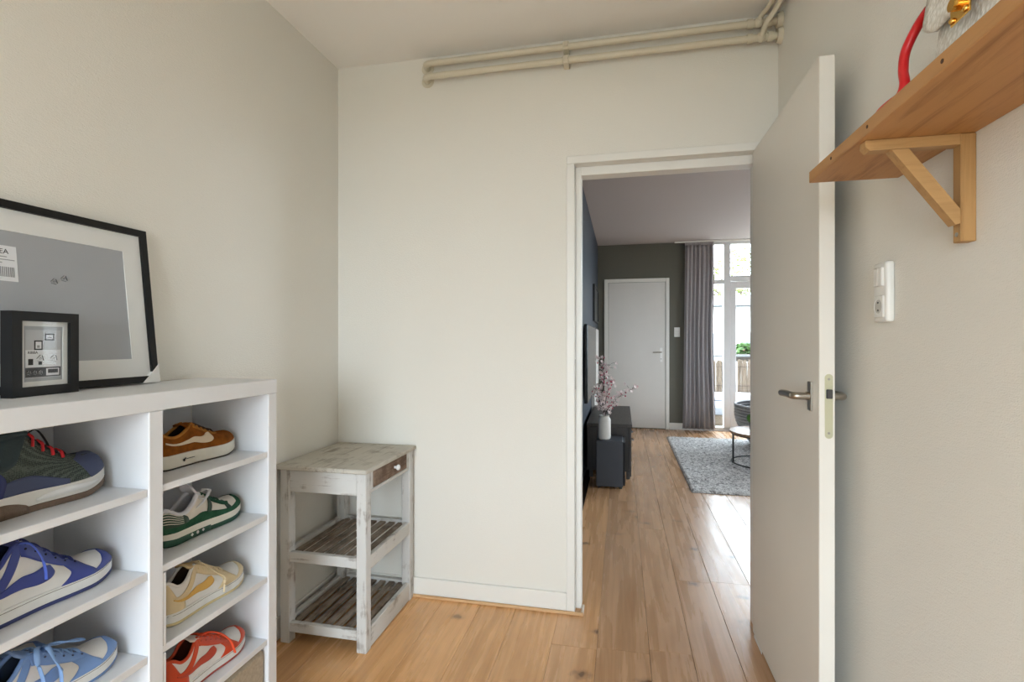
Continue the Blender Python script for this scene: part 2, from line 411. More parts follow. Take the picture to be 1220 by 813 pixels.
# ------------------------------------------------------------ glazing of the living room
m_frame = M('window_frame_paint', (226, 226, 226), .35, var=.01)
def glass_mat(name='window_glass', gl=.045):
    n = N(name); t = n.n('ShaderNodeBsdfTransparent'); g = n.n('ShaderNodeBsdfGlossy'); g.inputs['Roughness'].default_value = .01
    nz = n.noise(n.coord(), 2, 2); t.inputs[0].default_value = (.99, .995, .99, 1)
    mx = n.n('ShaderNodeMixShader'); mx.inputs[0].default_value = gl; n.l(t.outputs[0], mx.inputs[1]); n.l(g.outputs[0], mx.inputs[2])
    n.l(mx.outputs[0], n.out.inputs[0]); MATS[name] = n.m; return n.m
m_glass = glass_mat()
Y0, Y1 = LY1+.0, LY1+.08
w2 = sroot('window_2', (2.65, LY1, 0), 'white framed glass front and balcony door beside the curtain')
def fr(x0, x1, z0, z1, y0=Y0, y1=Y1, nm='mullion'): return bx(nm, (x0, y0, z0), (x1, y1, z1), m_frame, w2, .004)
def pane(x0, x1, z0, z1): return MB().poly([(x0, LY1+.045, z0), (x1, LY1+.045, z0), (x1, LY1+.045, z1), (x0, LY1+.045, z1)]).build('pane', m_glass, w2)
fr(1.192, 1.235, .0, 2.64); fr(1.235, 4.1, 2.60, 2.645, nm='frame_head'); fr(4.1, 4.2, 0, 2.645)
fr(1.382, 1.47, 0.03, 2.60); fr(1.235, 4.1, 0, .05, nm='sill')
fr(1.235, 1.382, 2.05, 2.11, nm='transom'); fr(1.47, 2.42, 2.085, 2.16, nm='transom')
pane(1.235, 1.382, .05, 2.05); pane(1.235, 1.382, 2.11, 2.6); pane(1.47, 2.42, 2.16, 2.6)
fr(2.42, 2.50, .05, 2.60)
dl = [((1.474, Y0+.01), (1.545, Y1-.01), .055, 2.08), ((2.345, Y0+.01), (2.416, Y1-.01), .055, 2.08)]
for a, b, z0, z1 in dl: bx('door_stile', (a[0], a[1], z0), (b[0], b[1], z1), m_frame, w2, .004)
bx('door_rail', (1.545, Y0+.01, .055), (2.345, Y1-.01, .16), m_frame, w2, .004); bx('door_rail', (1.545, Y0+.01, 1.985), (2.345, Y1-.01, 2.08), m_frame, w2, .004)
pane(1.545, 2.345, .16, 1.985)
for x in (3.28,): fr(x, x+.06, .05, 2.6)
pane(2.5, 3.28, .05, 2.6); pane(3.34, 4.1, .05, 2.6)

# ------------------------------------------------------------ heating pipes under the ceiling
m_pipe = M('pipe_paint', (214, 205, 184), .4, var=.02)
PYc = YB-.048
for zc, nm, lab in ((2.590, 0, 'upper cream heating pipe along the door wall below the ceiling'), (2.528, 1, 'lower cream heating pipe along the door wall below the ceiling')):
    t = thing('heating_pipe', lab, 'pipe', (-.2, PYc, zc), group='heating pipes')
    path = [(-.93, YB, zc), (-.93, YB-.02, zc), (-.925, PYc+.008, zc), (-.905, PYc, zc), (-.7, PYc, zc), (0, PYc, zc), (XR-.02, PYc, zc)]
    MB().tube(smooth_curve(path[:4], 6)+path[4:], .0150, 14).build('tube', m_pipe, t, smooth=True)
    MB().cyl((-.93, YB-.004, zc), (-.93, YB-.0002, zc), .032, .03, 24).build('wall_flange', m_pipe, t, smooth=True)
    MB().cyl((XR-.02, PYc, zc), (XR-.0005, PYc, zc), .027, .034, 24).build('wall_flange', m_pipe, t, smooth=True)
    for x in (.525, .605) if nm else (.525, .60): MB().cyl((x-.011, PYc, zc), (x+.011, PYc, zc), .0195, seg=16).build('coupling', m_pipe, t, smooth=True)
    # clamp
    c = MB(); c.box((-.262, PYc-.017, zc-.019), (-.234, YB-.0002, zc+.019), .004); c.box((-.258, PYc-.022, zc-.006), (-.238, PYc-.015, zc+.012), .002)
    c.build('clamp', m_pipe, t)
    # branch running towards the window wall
    if nm == 0: br = [(.560, PYc, zc), (.560, PYc-.012, zc+.004), (.566, PYc-.03, 2.605), (.585, 2.20, 2.612), (.590, 2.0, 2.612), (.590, YR+.02, 2.612)]
    else: br = [(.570, PYc, zc), (.570, PYc-.022, zc+.004), (.578, PYc-.05, zc+.03), (.605, PYc-.085, 2.590), (.620, 2.13, 2.608), (.622, 2.0, 2.612), (.622, YR+.02, 2.612)]
    MB().sph((br[0][0], PYc-.004, zc), .0205, 14).build('tee_fitting', m_pipe, t, smooth=True)
    b_ = thing('branch_pipe', ('thin cream pipe under the ceiling, teeing off the upper heating pipe', 'thin cream pipe hugging the right wall, curving up from the lower heating pipe')[nm], 'pipe', (br[-1][0], 0, 2.6), group='branch pipes')
    MB().tube(smooth_curve([(br[0][0], PYc-.018, br[0][2]+.001)]+br[2:-1], 6)+[br[-1]], .0105, 12).build('tube', m_pipe, b_, smooth=True)
    MB().cyl((br[-1][0], YR+.0005, 2.612), (br[-1][0], YR+.006, 2.612), .018, seg=20).build('wall_flange', m_pipe, b_, smooth=True)

# ------------------------------------------------------------ switch over socket on the right wall
def wall_combo(x_wall, y0, y1, z0, z1, d):
    t = thing('switch_socket', 'white double light switch above a power socket on beige wall', 'switch', (x_wall, (y0+y1)/2, z0))
    m = MB().box((x_wall-d, y0, z0), (x_wall-.0003, y1, z1), .007, 3); m.build('housing', M('white_plastic', (232, 230, 224), .35, var=.01), t, smooth=True)
    mp = MATS['white_plastic']; zm = (z0+z1)/2
    bx('rocker', (x_wall-d-.006, y0+.012, zm+.014), (x_wall-d+.004, (y0+y1)/2-.0008, z1-.014), mp, t, .002)
    bx('rocker', (x_wall-d-.005, (y0+y1)/2+.0008, zm+.014), (x_wall-d+.004, y1-.012, z1-.014), mp, t, .002)
    yc = (y0+y1)/2; zc = zm-.036
    bx('socket_plate', (x_wall-d-.003, y0+.010, zc-.028), (x_wall-d+.004, y1-.010, zc+.028), mp, t, .0025)
    r = MB(); n = 24; prof = [(.021, -.0035), (.0195, -.0042), (.0185, -.002), (.0175, .0085)]
    rings = [[(x_wall-d+dx, yc+rr*math.cos(2*PI*k/n), zc+rr*math.sin(2*PI*k/n)) for dx in (0,)] for rr, dx0 in prof for k in range(n) for dx in ()]
    G = [[(x_wall-d+dx, yc+rr*math.cos(2*PI*k/n), zc+rr*math.sin(2*PI*k/n)) for rr, dx in prof] for k in range(n)]
    r.grid(G, True); so = r.build('socket_ring', mp, t, smooth=True)
    MB().cyl((x_wall-d-.0032, yc, zc), (x_wall-d-.0036, yc, zc), .0172, seg=24).build('socket_recess', M('socket_shade', (196, 193, 185), .5), so)
    for s in (-1, 1): MB().cyl((x_wall-d-.0046, yc, zc+s*.0095), (x_wall-d-.0035, yc, zc+s*.0095), .0027, seg=10).build('socket_hole', m_black, so)
wall_combo(XR, 1.40, 1.467, 1.302, 1.452, .02)
t = thing('light_switch', 'small white double light switch on olive far wall', 'switch', (.76, LY1, 1.31))
bx('housing', (.722, LY1-.012, 1.312), (.80, LY1-.0003, 1.448), MATS['white_plastic'], t, .004)
for z in (1.318, 1.384): bx('rocker', (.730, LY1-.016, z), (.792, LY1-.011, z+.058), MATS['white_plastic'], t, .002)

# ------------------------------------------------------------ wall shelf and bracket, handbag
m_pine = wood('shelf_pine', (186, 138, 88), (146, 100, 58), 'Y', .5, .8)
m_pine2 = wood('bracket_pine', (184, 144, 94), (156, 116, 70), 'X', .5, .8)
m_pineZ = wood('bracket_pine_post', (182, 141, 90), (152, 112, 66), 'Z', .5, .8)
SX, SY0, SY1, SZ0, SZ1 = .454, .30, 1.386, 1.647, 1.675
t = thing('wall_shelf', 'pine plank wall shelf on a wooden triangle bracket', 'shelf', (XR, .85, 1.44))
sb = bx('board', (SX, SY0, SZ0), (XR-.0005, SY1, SZ1), m_pine, t, .0015)
for y in (1.25, 1.08, .85): MB().cyl((SX-.0008, y, SZ1-.014), (SX+.001, y, SZ1-.014), .0035, seg=10).build('plug', M('dark_knot', (74, 44, 24), .7), sb)
def bracket(y):
    b0, b1 = y-.0, y+.024
    br = MB().box((XR-.026, b0, 1.443), (XR-.0005, b1, SZ0-.0005), .0015).build('bracket_post', m_pineZ, t)
    MB().cyl((XR-.027, (b0+b1)/2, 1.458), (XR-.0255, (b0+b1)/2, 1.458), .0045, seg=10).build('screw', m_steel, br)
    MB().prism([(SX+.010, b0, SZ0-.001), (SX+.010, b0, SZ0-.013), (SX+.017, b0, SZ0-.021), (XR-.0265, b0, SZ0-.021), (XR-.0265, b0, SZ0-.001)], (0, .024, 0)).build('bracket_arm', m_pine2, t)
    MB().prism([(SX+.055, b0+.001, SZ0-.0215), (SX+.085, b0+.001, SZ0-.0215), (XR-.0265, b0+.001, 1.505), (XR-.0265, b0+.001, 1.477), (XR-.034, b0+.001, 1.475)], (0, .022, 0)).build('bracket_brace', m_pine2, t)
bracket(1.112); bracket(.42)

def weave_mat():
    n = N('woven_white'); n.pr(.6, 0, .3)
    v = n.coord((170, 170, 110)); ch = n.n('ShaderNodeTexVoronoi'); ch.inputs['Scale'].default_value = 1; n.l(v, ch.inputs['Vector'])
    n.base(n.ramp(ch.outputs['Distance'], [(.2, lin((246, 244, 238))), (.75, lin((220, 215, 204)))])); n.bump(ch.outputs['Distance'], .5, .003)
    n.t.nodes['Bump'].invert = True; MATS['woven_white'] = n.m; return n.m
m_weave = weave_mat(); m_gold = M('polished_gold', (222, 176, 92), .2, 1); m_red = M('red_leather', (200, 22, 28), .35)
BY0, BY1 = .735, .995
t = thing('handbag', 'white woven handbag with gold clasp and red handle on the shelf', 'handbag', (.55, .865, SZ1))
b = MB(); G = []
for i in range(13):                      # tapered body, rounded cross-section
    z = SZ1+.0005+.185*i/12; k = i/12; w = (BY1-BY0)/2*(1-.16*k); d = .055*(1-.35*k); cy_ = (BY0+BY1)/2
    e = .35 if i == 0 else 1
    w2_ = w*(.94 if i == 0 else 1); d2_ = d*(.85 if i == 0 else 1)
    G.append([(.552+d2_*abs(math.cos(a))**.5*(1 if math.cos(a) > 0 else -1), cy_+w2_*abs(math.sin(a))**.35*(1 if math.sin(a) > 0 else -1), z) for a in [2*PI*q/40 for q in range(41)]])
b.grid(G); b.poly(G[0][:-1]); b.poly(G[-1][:-1]); b.build('body', m_weave, t, smooth='all', weld=1e-5)
FP = []
for i in range(15):                      # flap folding over the front
    k = i/14
    x = .552+.03-.075*min(1, k/.35) if k < .35 else .552-.045-.016*((k-.35)/.65)
    z = SZ1+.196-(0 if k < .3 else .118*((k-.3)/.7))
    hw = .118*(1-.0*k) if k < .8 else .118*(1-.35*((k-.8)/.2)**2)
    FP.append([(x-.004*math.cos(j/12*PI-PI/2), (BY0+BY1)/2+hw*(j/6-1), z) for j in range(13)])
MB().grid(FP).build('flap', m_weave, t, smooth='all', solid=.005)
cp = bx('clasp_plate', (.4835, .843, SZ1+.052), (.4865, .887, SZ1+.092), m_gold, t, .001)
MB().cyl((.4725, .865, SZ1+.074), (.485, .865, SZ1+.074), .009, seg=20).build('turn_lock', m_gold, cp, smooth=True)
for y in (.85, .88): MB().sph((.483, y, SZ1+.058), .005, 10).build('stud', m_gold, cp, smooth=True)
hpth = smooth_curve([(.515, 1.000, SZ1+.150), (.512, 1.03, SZ1+.138), (.502, 1.047, SZ1+.105), (.496, 1.043, SZ1+.068), (.492, 1.030, SZ1+.038), (.488, 1.035, SZ1+.020), (.482, 1.06, SZ1+.0165), (.480, 1.088, SZ1+.0135), (.487, 1.105, SZ1+.0095), (.52, 1.108, SZ1+.0085), (.565, 1.09, SZ1+.0085), (.60, 1.05, SZ1+.02), (.595, 1.015, SZ1+.09), (.59, 1.0, SZ1+.13)], 7)
MB().tube(hpth, .008, 12).build('handle', m_red, t, smooth=True)

# ------------------------------------------------------------ whitewashed side table in the corner
wwX, wwY, wwZ = whitewash('whitewash_x', 'X'), whitewash('whitewash_y', 'Y'), whitewash('whitewash_z', 'Z')
ww_top = whitewash('whitewash_top', 'Y', .5, (200, 194, 182), (140, 130, 116))
m_slat = whitewash('grey_slat', 'Y', .6, (158, 144, 130), (96, 80, 68))
t = thing('side_table', 'distressed whitewashed wooden side table with two slatted shelves in the corner', 'side table', (-1.2, 2.09, 0))
bx('table_top', (-1.405, 1.836, .723), (-.988, 2.331, .742), ww_top, t, .004)
for x0 in (-1.39, -1.043):
    for y0 in (1.855, 2.283):
        MB().box((x0, y0, 0), (x0+.043, y0+.043, .723), .003).build('leg', wwZ, t)
bx('apron', (-1.3468, 1.859, .630), (-1.0432, 1.881, .7228), wwX, t, .002)
bx('apron', (-1.3468, 2.300, .630), (-1.0432, 2.322, .7228), wwX, t, .002)
bx('apron', (-1.386, 1.8985, .630), (-1.364, 2.2825, .7228), wwY, t, .002)
bx('drawer_rail', (-1.03, 1.8985, .632), (-1.004, 2.2825, .6475), wwY, t, .002)
bx('drawer_post', (-1.03, 1.8985, .648), (-1.004, 1.922, .7228), wwZ, t, .001); bx('drawer_post', (-1.03, 2.252, .648), (-1.004, 2.2825, .7228), wwZ, t, .001)
dr = MB().box((-1.028, 1.9245, .650), (-1.000, 2.2495, .7205), .003).build('drawer', whitewash('drawer_wood', 'Y', .8, (168, 146, 128), (104, 82, 66)), t)
kn = MB(); kn.cyl((-1.0, 2.115, .687), (-.988, 2.115, .687), .006, seg=14); kn.sph((-.982, 2.115, .687), .013, 16, (.75, 1, 1)); kn.build('knob', M('porcelain', (240, 240, 240), .15, var=.01), dr, smooth=True)
for tz, fh, sh in ((.380, .042, .058), (.088, .040, .083)):
    bx('shelf_rail', (-1.3468, 1.857, tz-fh), (-1.0432, 1.879, tz), wwX, t, .002); bx('shelf_rail', (-1.3468, 2.302, tz-fh), (-1.0432, 2.324, tz), wwX, t, .002)
    bx('shelf_rail', (-1.388, 1.8985, tz-fh), (-1.366, 2.2825, tz), wwY, t, .002); bx('shelf_rail', (-1.024, 1.8985, tz-sh), (-1.002, 2.2825, tz), wwY, t, .002)
    for k in range(7):
        x = -1.357+.048*k; MB().box((x, 1.8795, tz-.020), (x+.0315, 2.3015, tz-.010), .002).build('slat', m_slat, t)

# ------------------------------------------------------------ white shoe rack
CX0, CX1 = XL+.014, -1.105          # back, front
CZ = 1.13; TOPT = .045
shelf_z = (.90, .70, .50, .30)
rack = thing('shoe_rack', 'white open shoe rack with two columns of shelves along left wall', 'shoe rack', (-1.26, 1.02, 0))
bx('top_panel', (CX0, .58, CZ-TOPT), (CX1, 1.459, CZ), m_white, rack, .0015)
for y0, y1, nm in ((.58, .619, 'side_panel'), (1.0, 1.039, 'divider'), (1.419, 1.459, 'side_panel')):
    bx(nm, (CX0+.008, y0, 0), (CX1-.0005, y1, CZ-TOPT-.0003), m_white, rack, .002)
bx('back_panel', (CX0, .6195, .06), (CX0+.0075, 1.4185, CZ-TOPT-.0005), m_white, rack, .0)
for y0, y1 in ((.6195, .9995), (1.0395, 1.4185)):
    for z in shelf_z: bx('shelf', (CX0+.008, y0, z-.018), (CX1-.004, y1, z), m_white, rack, .0012)
    bx('shelf', (CX0+.008, y0, .06), (CX1-.004, y1, .078), m_white, rack, .001)
for z in (.50, .30):
    bx('side_liner', (CX0+.06, 1.0395, z+.0005), (CX1-.002, 1.0485, z+.1815), m_white, rack, .001)
t = thing('storage_box', 'beige linen storage box in the bottom compartment of the white rack', 'box', (-1.27, 1.23, .078))
bx('body', (-1.385, 1.06, .0785), (-1.117, 1.4165, .268), M('beige_linen', (176, 162, 142), .9, var=.12, vs_=120, bump=.5, bscale=700), t, .008)
bx('pull_tab', (-1.1168, 1.2, .17), (-1.1135, 1.27, .19), M('linen_tab', (140, 126, 108), .8), t, .001)

# ------------------------------------------------------------ shoes
def shoe(name, label, toe, rot, S, group='sneakers on the shoe rack'):
    L = S.get('L', .30); ws = S.get('w', 1.0); hs = S.get('h', 1.0)
    t = thing(name, label, 'shoe', (toe[0]+L*math.sin(rot), toe[1]-L*math.cos(rot), toe[2]), PI/2+rot, group, world=False)
    ZS = S.get('sole', .027); tip = S.get('spring', .012)
    zb = lambda x: tip*sst(.72, 1.02, x)**1.3*1.0+.003*sst(.12, 0, x)
    zs = lambda x: ZS+zb(x)*.75-.003*sst(.3, .7, x)
    def wd(x):                            # sole half width, x = 0 heel .. 1 toe
        b = interp([(0, .033), (.2, .0345), (.45, .036), (.62, .044), (.74, .0475), (.85, .047), (1, .045)], x)
        if x < .15: b *= math.sqrt(max(0, 1-(1-x/.15)**2))
        if x > .72: b *= max(0, 1-((x-.72)/.28)**2.5)**.5
        return b*ws
    top_tab = S.get('top', [(0, .082), (.06, .085), (.16, .068), (.25, .066), (.34, .084), (.41, .101), (.5, .092), (.6, .075), (.7, .062), (.78, .060), (.87, .057), (.94, .050), (1, .036)])
    def zt(x): return max(zs(x)+.004, zs(x)+(interp(top_tab, x)-.027)*(1+(hs-1)*sst(.75, .35, x)))
    th = S.get('throat', .42)
    def op(x): return min(interp([(0, .0), (.04, .016), (.12, .023), (th-.14, .026), (th-.07, .024), (th, .018), ((th+.66)/2, .013), (.66, .009), (.72, .003), (.75, 0), (1, 0)], x), wd(x)*.72) if x < .75 else 0
    def P(x, tt, sd, off=0):
        W = max(0, wd(x)-.0025); o = op(x); k = sst(.60, .78, x)
        f1 = 1-tt**1.9; f2 = (max(0, 1-tt**2.3))**(1/1.75)
        y = o+(W-o)*(f1*(1-k)+f2*k)
        z = zs(x)-.001+tt*(zt(x)-zs(x)+.001)
        xx = x*L+(.008*tt*(1-tt)-.006*tt)*sst(.12, 0, x)*-1*(-1)
        lean = -.010*tt*sst(.9, 1.0, x)
        return Vector((xx+lean, sd*y, z))
    def PN(x, tt, sd, off):
        p = P(x, tt, sd)
        if not off: return p
        e = .012; a = P(min(1, x+e), tt, sd)-P(max(0, x-e), tt, sd); b2 = P(x, min(1, tt+e), sd)-P(x, max(0, tt-e), sd)
        n = a.cross(b2)*sd
        if n.length < 1e-9: n = Vector((0, sd, 1))
        n = n.normalized()
        if n.y*sd < 0 and abs(n.y) > .2: n = -n
        if n.z < -.5: n = -n
        return p+n*off
    xs = [(1-math.cos(PI*i/44))/2 for i in range(45)]
    # sole
    def sole_part(nm, za, zb2, mat, grow=0, texture=False):
        m = MB(); R_ = []
        for kk, (fz, g) in enumerate(((za, -.0015), (za, 0), (zb2, .0), (zb2, -.002))):
            ring = [(x*L+(g+grow)*(-1 if x < .05 else 1 if x > .95 else 0), max(0, wd(x)+g+grow*(1 if .02 < x < .98 else 0)), fz(x)+(.0012 if kk == 1 else -.0012 if kk == 2 else 0)) for x in xs]
            R_.append(ring+[(p[0], -p[1], p[2]) for p in ring[-2:0:-1]])
        m.grid([[R_[j][i] for j in range(4)] for i in range(len(R_[0]))], True)
        m.poly(R_[0][::-1]); m.poly(R_[3])
        return m.build(nm, mat, t, smooth=True, weld=1e-5)
    oh = S.get('out_h', .008)
    ms = sole_part('midsole', lambda x: zb(x)+oh, zs, S['mid'])
    osl = sole_part('outsole', zb, lambda x: zb(x)+oh+.0002, S['out'], S.get('out_grow', 0))
    for nm, (a, b2, z0, z1, mat, g) in S.get('sole_bands', {}).items():     # coloured bands set into the midsole wall
        for sd in (-1, 1):
            m = MB(); m.grid([[((a+(b2-a)*i/20)*L, sd*(wd(a+(b2-a)*i/20)+g), zb(a+(b2-a)*i/20)+z) for z in (z0(i/20) if callable(z0) else z0, z1(i/20) if callable(z1) else z1)] for i in range(21)])
            m.build(nm, mat, ms, smooth=True, solid=.001)
    # upper shell, lining, insole
    up = MB()
    for sd in (-1, 1): up.grid([[P(x, j/14, sd) for j in range(15)] for x in xs])
    upo = up.build('upper', S['base'], t, smooth='all', weld=2e-5)
    li = MB(); xi = [x for x in xs if x < .735]
    for sd in (-1, 1): li.grid([[P(x, .08+.92*j/8, sd)*1 - Vector((0, sd*min(.004, abs(P(x, j/8, sd).y)*.5), 0)) + Vector((.004*sst(.08, 0, x), 0, 0)) for j in range(9)] for x in xi])
    li.build('lining', S['lining'], t, smooth='all', weld=2e-5)
    ins = [(x*L, (wd(x)-.005)*.95) for x in xs if .01 < x < .73]
    MB().poly([(a, b2, ZS+.004) for a, b2 in ins]+[(a, -b2, ZS+.004) for a, b2 in ins[::-1]]).build('insole', S.get('insole', S['lining']), t)
    # padded collar
    xr = S.get('collar_end', th); cx = [x for x in [(i/30)*xr for i in range(31)]]
    rim = [P(x, 1, 1) for x in cx[::-1]]+[P(x, 1, -1) for x in cx[1:]]
    MB().tube([p-Vector((0, (1 if p.y > 0 else -1)*.002 if abs(p.y) > .002 else 0, .001)) for p in rim], S.get('collar_r', .0045), 8).build('collar', S['collar'], t, smooth=True)
    # tongue
    tg = smooth_curve([(.72, zt(.72)-.004, .010), (.62, zt(.62)-.003, .013), (.52, zt(.52)-.002, .016), (th+.01, zt(th+.01)+.003, .021), (th-.045, zt(th)+.013*S.get('tongue', 1), .024), (th-.085, zt(th)+.026*S.get('tongue', 1), .022)], 5)
    MB().grid([[(x*L, w*(j/4-1), z-.007*(j/4-1)**2) for j in range(9)] for x, z, w in tg]).build('tongue', S['tongue_m'], t, smooth='all', solid=.005)
    # laces
    lm = S['lace']; la = MB(); rows = S.get('rows', 5); xl = [th+.03+(.69-th-.03)*i/(rows-1) for i in range(rows)]
    lw = S.get('lace_w', .0032)
    for i in range(rows):
        for sd in (-1, 1):
            x0 = xl[i]; x1 = xl[min(rows-1, i+1)] if i < rows-1 else xl[i]
            p0 = PN(x0, .93, sd, .0015); p1 = PN(x1, .93, -sd, .0015)
            mid_ = Vector(((p0.x+p1.x)/2, 0, (zt(x0)+zt(x1))/2+.0045+(.0012 if sd > 0 else 0)))
            la.tube(smooth_curve([p0, p0.lerp(mid_, .5)+Vector((0, 0, .0025)), mid_, p1.lerp(mid_, .5)+Vector((0, 0, .0025)), p1], 4), lw, 6, .5)
    la.build('laces', lm, t, smooth=True)
    if S.get('eyelets'):
        ey = MB()
        for x in xl:
            for sd in (-1, 1):
                c0 = PN(x, .86, sd, .0032); nn = (PN(x, .86, sd, .006)-PN(x, .86, sd, .002)).normalized(); ey.cyl(c0-nn*.0015, c0, .0022, seg=8)
        ey.build('eyelets', S['eyelets'], t, kind='stuff')
    for k in range(S.get('tabs', 0)):      # bright cord loops holding the laces
        x = xl[0]+(xl[-1]-xl[0])*k/(S['tabs']-1)*.85
        for sd in (-1, 1): MB().tube(smooth_curve([PN(x, .80, sd, .002), PN(x, .90, sd, .0045), PN(x, .97, sd, .005), P(x, 1, sd)+Vector((0, -sd*.006, .006))], 4), .0033, 7, .7).build('cord_loop', S['tab_m'], t, smooth=True)
    for loop in S.get('loops', []):       # loose lace ends and bows
        pts, r, mat = loop
        MB().tube(smooth_curve([(a*L, b2, c) for a, b2, c in pts], 7), r, 8, .45).build('lace_loop', mat, t, smooth=True)
    # overlays on the side of the upper
    parts = {}
    for nm, A, B, mat, off in S['over']:
        A2 = smooth_curve(A, 7); B2 = smooth_curve(B, 7); n2 = max(len(A2), len(B2))
        A2 = [A2[int(i*(len(A2)-1)/(n2-1))] for i in range(n2)]; B2 = [B2[int(i*(len(B2)-1)/(n2-1))] for i in range(n2)]
        for sd in (-1, 1):
            m = MB(); G = []
            for (xa, ta), (xb, tb) in zip(A2, B2):
                G.append([PN(max(.0, min(1, xa+(xb-xa)*j/6)), max(0, min(1, ta+(tb-ta)*j/6)), sd, off) for j in range(7)])
            m.grid(G); m.build(nm, mat, upo, smooth='all', solid=.0012, weld=1e-5)
    for nm, pts, mat in S.get('marks', []):   # small printed marks on the midsole wall
        sd = -1
        for shape, x, z, r in pts:
            m = MB(); y = sd*(wd(x)+.0022)
            if shape == 'dot': m.cyl((x*L, y-sd*.001, z), (x*L, y, z), r, seg=12)
            elif shape == 'plus':
                c8 = [(r*(.55+.45*abs(math.cos(2*q)))*math.cos(q), r*(.55+.45*abs(math.cos(2*q)))*math.sin(q)) for q in [2*PI*k/24 for k in range(24)]]
                m.prism([(x*L+dx, y, z+dz) for dx, dz in c8], (0, -sd*.001, 0))
            else: m.box((x*L-r, min(y, y-sd*.001), z-.0007), (x*L+r, max(y, y-sd*.001), z+.0007))
            m.build(nm, mat, ms)
    return t

def leather(n_, c, r=.5): return M(n_, c, r, var=.05, vs_=20, bump=.15, bscale=500)
def suede(n_, c): return M(n_, c, .95, var=.22, vs_=60, bump=.6, bscale=900, spec=.15)
# overlay outlines: points are (length 0 heel..1 toe, height 0 sole..1 rim)
def swoosh(mat, dx=0, dt=0, k=1.0):
    A = [(.12, .50), (.25, .36), (.40, .24), (.50, .22), (.57, .30), (.605, .47), (.60, .66)]
    B = [(.12, .54), (.25, .48), (.38, .45), (.46, .46), (.52, .52), (.555, .60), (.60, .68)]
    return ('swoosh', [(x+dx, y*k+dt) for x, y in A], [(x+dx, y*k+dt) for x, y in B], mat, .0022)
def dunk(c, sw=None, heel=None, strap=None):
    heel = heel or c
    th = .34
    o = [('toe_guard', [(.72, 0), (.82, 0), (.90, 0), (.96, 0), (1, 0)], [(.74, .12), (.83, .40), (.87, .75), (.90, 1), (1, 1)], c, .0014),
         ('vamp', [(.55, 0), (.60, .22), (.625, .45), (.59, .70)], [(.80, 0), (.77, .35), (.735, .65), (.71, .97)], c, .0016),
         ('eyestay', [(th, .74), (.43, .67), (.52, .65), (.60, .65), (.70, .72)], [(th-.01, .99), (.43, .99), (.52, .99), (.60, .99), (.71, .98)], c, .0018),
         ('heel_counter', [(0, 0), (0, .3), (0, .62), (0, .95)], [(.19, 0), (.18, .35), (.11, .56), (.05, .98)], heel, .0014),
         ('strap', [(th+.03, .98), (th-.03, .66), (.22, .42), (.15, .32)], [(th-.04, .98), (th-.11, .78), (.14, .60), (.08, .52)], strap or c, .0017),
         ('swoosh', [(.08, .42), (.18, .32), (.32, .22), (.42, .20), (.49, .28), (.525, .45), (.51, .60)], [(.08, .46), (.18, .45), (.31, .42), (.385, .43), (.43, .49), (.465, .57), (.505, .62)], sw or c, .0022)]
    return o
cr = M('cream_rubber', (226, 220, 206), .6, var=.06, vs_=30); wr = M('white_rubber', (226, 224, 220), .55, var=.05, vs_=30)
wl = leather('white_leather', (222, 220, 216)); blk = M('black_mesh_lining', (20, 20, 22), .9)

tan = suede('tan_suede', (138, 78, 24)); tan2 = suede('tan_suede_trim', (176, 116, 52)); sw_c = leather('cream_leather', (228, 206, 176))
brown = dict(base=tan, mid=cr, out=M('dark_outsole', (70, 62, 54), .7), lining=M('dark_brown_lining', (44, 32, 22), .9), collar=tan2, tongue_m=tan, lace=M('brown_lace', (66, 44, 22), .8), sole=.040, out_h=.004, h=.98, spring=.013, L=.30, tongue=.15,
    top=[(0, .090), (.06, .090), (.16, .076), (.25, .076), (.34, .090), (.41, .104), (.5, .094), (.6, .080), (.7, .068), (.78, .062), (.87, .058), (.94, .050), (1, .036)],
    over=[('swoosh', [(.10, .58), (.25, .46), (.42, .30), (.53, .26), (.60, .34), (.635, .54), (.615, .80)], [(.10, .66), (.25, .60), (.40, .52), (.48, .52), (.53, .60), (.565, .74), (.61, .84)], sw_c, .002),
          ('eyestay', [(.42, .84), (.50, .82), (.58, .80), (.66, .78), (.74, .90)], [(.41, .99), (.50, .99), (.58, .99), (.66, .99), (.73, .99)], tan2, .0014)],
    marks=[('sole_print', [('plus', .27, .020, .004), ('dot', .285, .024, .002), ('bar', .33, .022, .009), ('bar', .37, .022, .006)], blk)])
grn = suede('green_suede', (46, 86, 64)); dgrn = leather('dark_green_leather', (26, 58, 40)); wleath = M('warm_white_leather', (220, 212, 200), .55, var=.05, vs_=20)
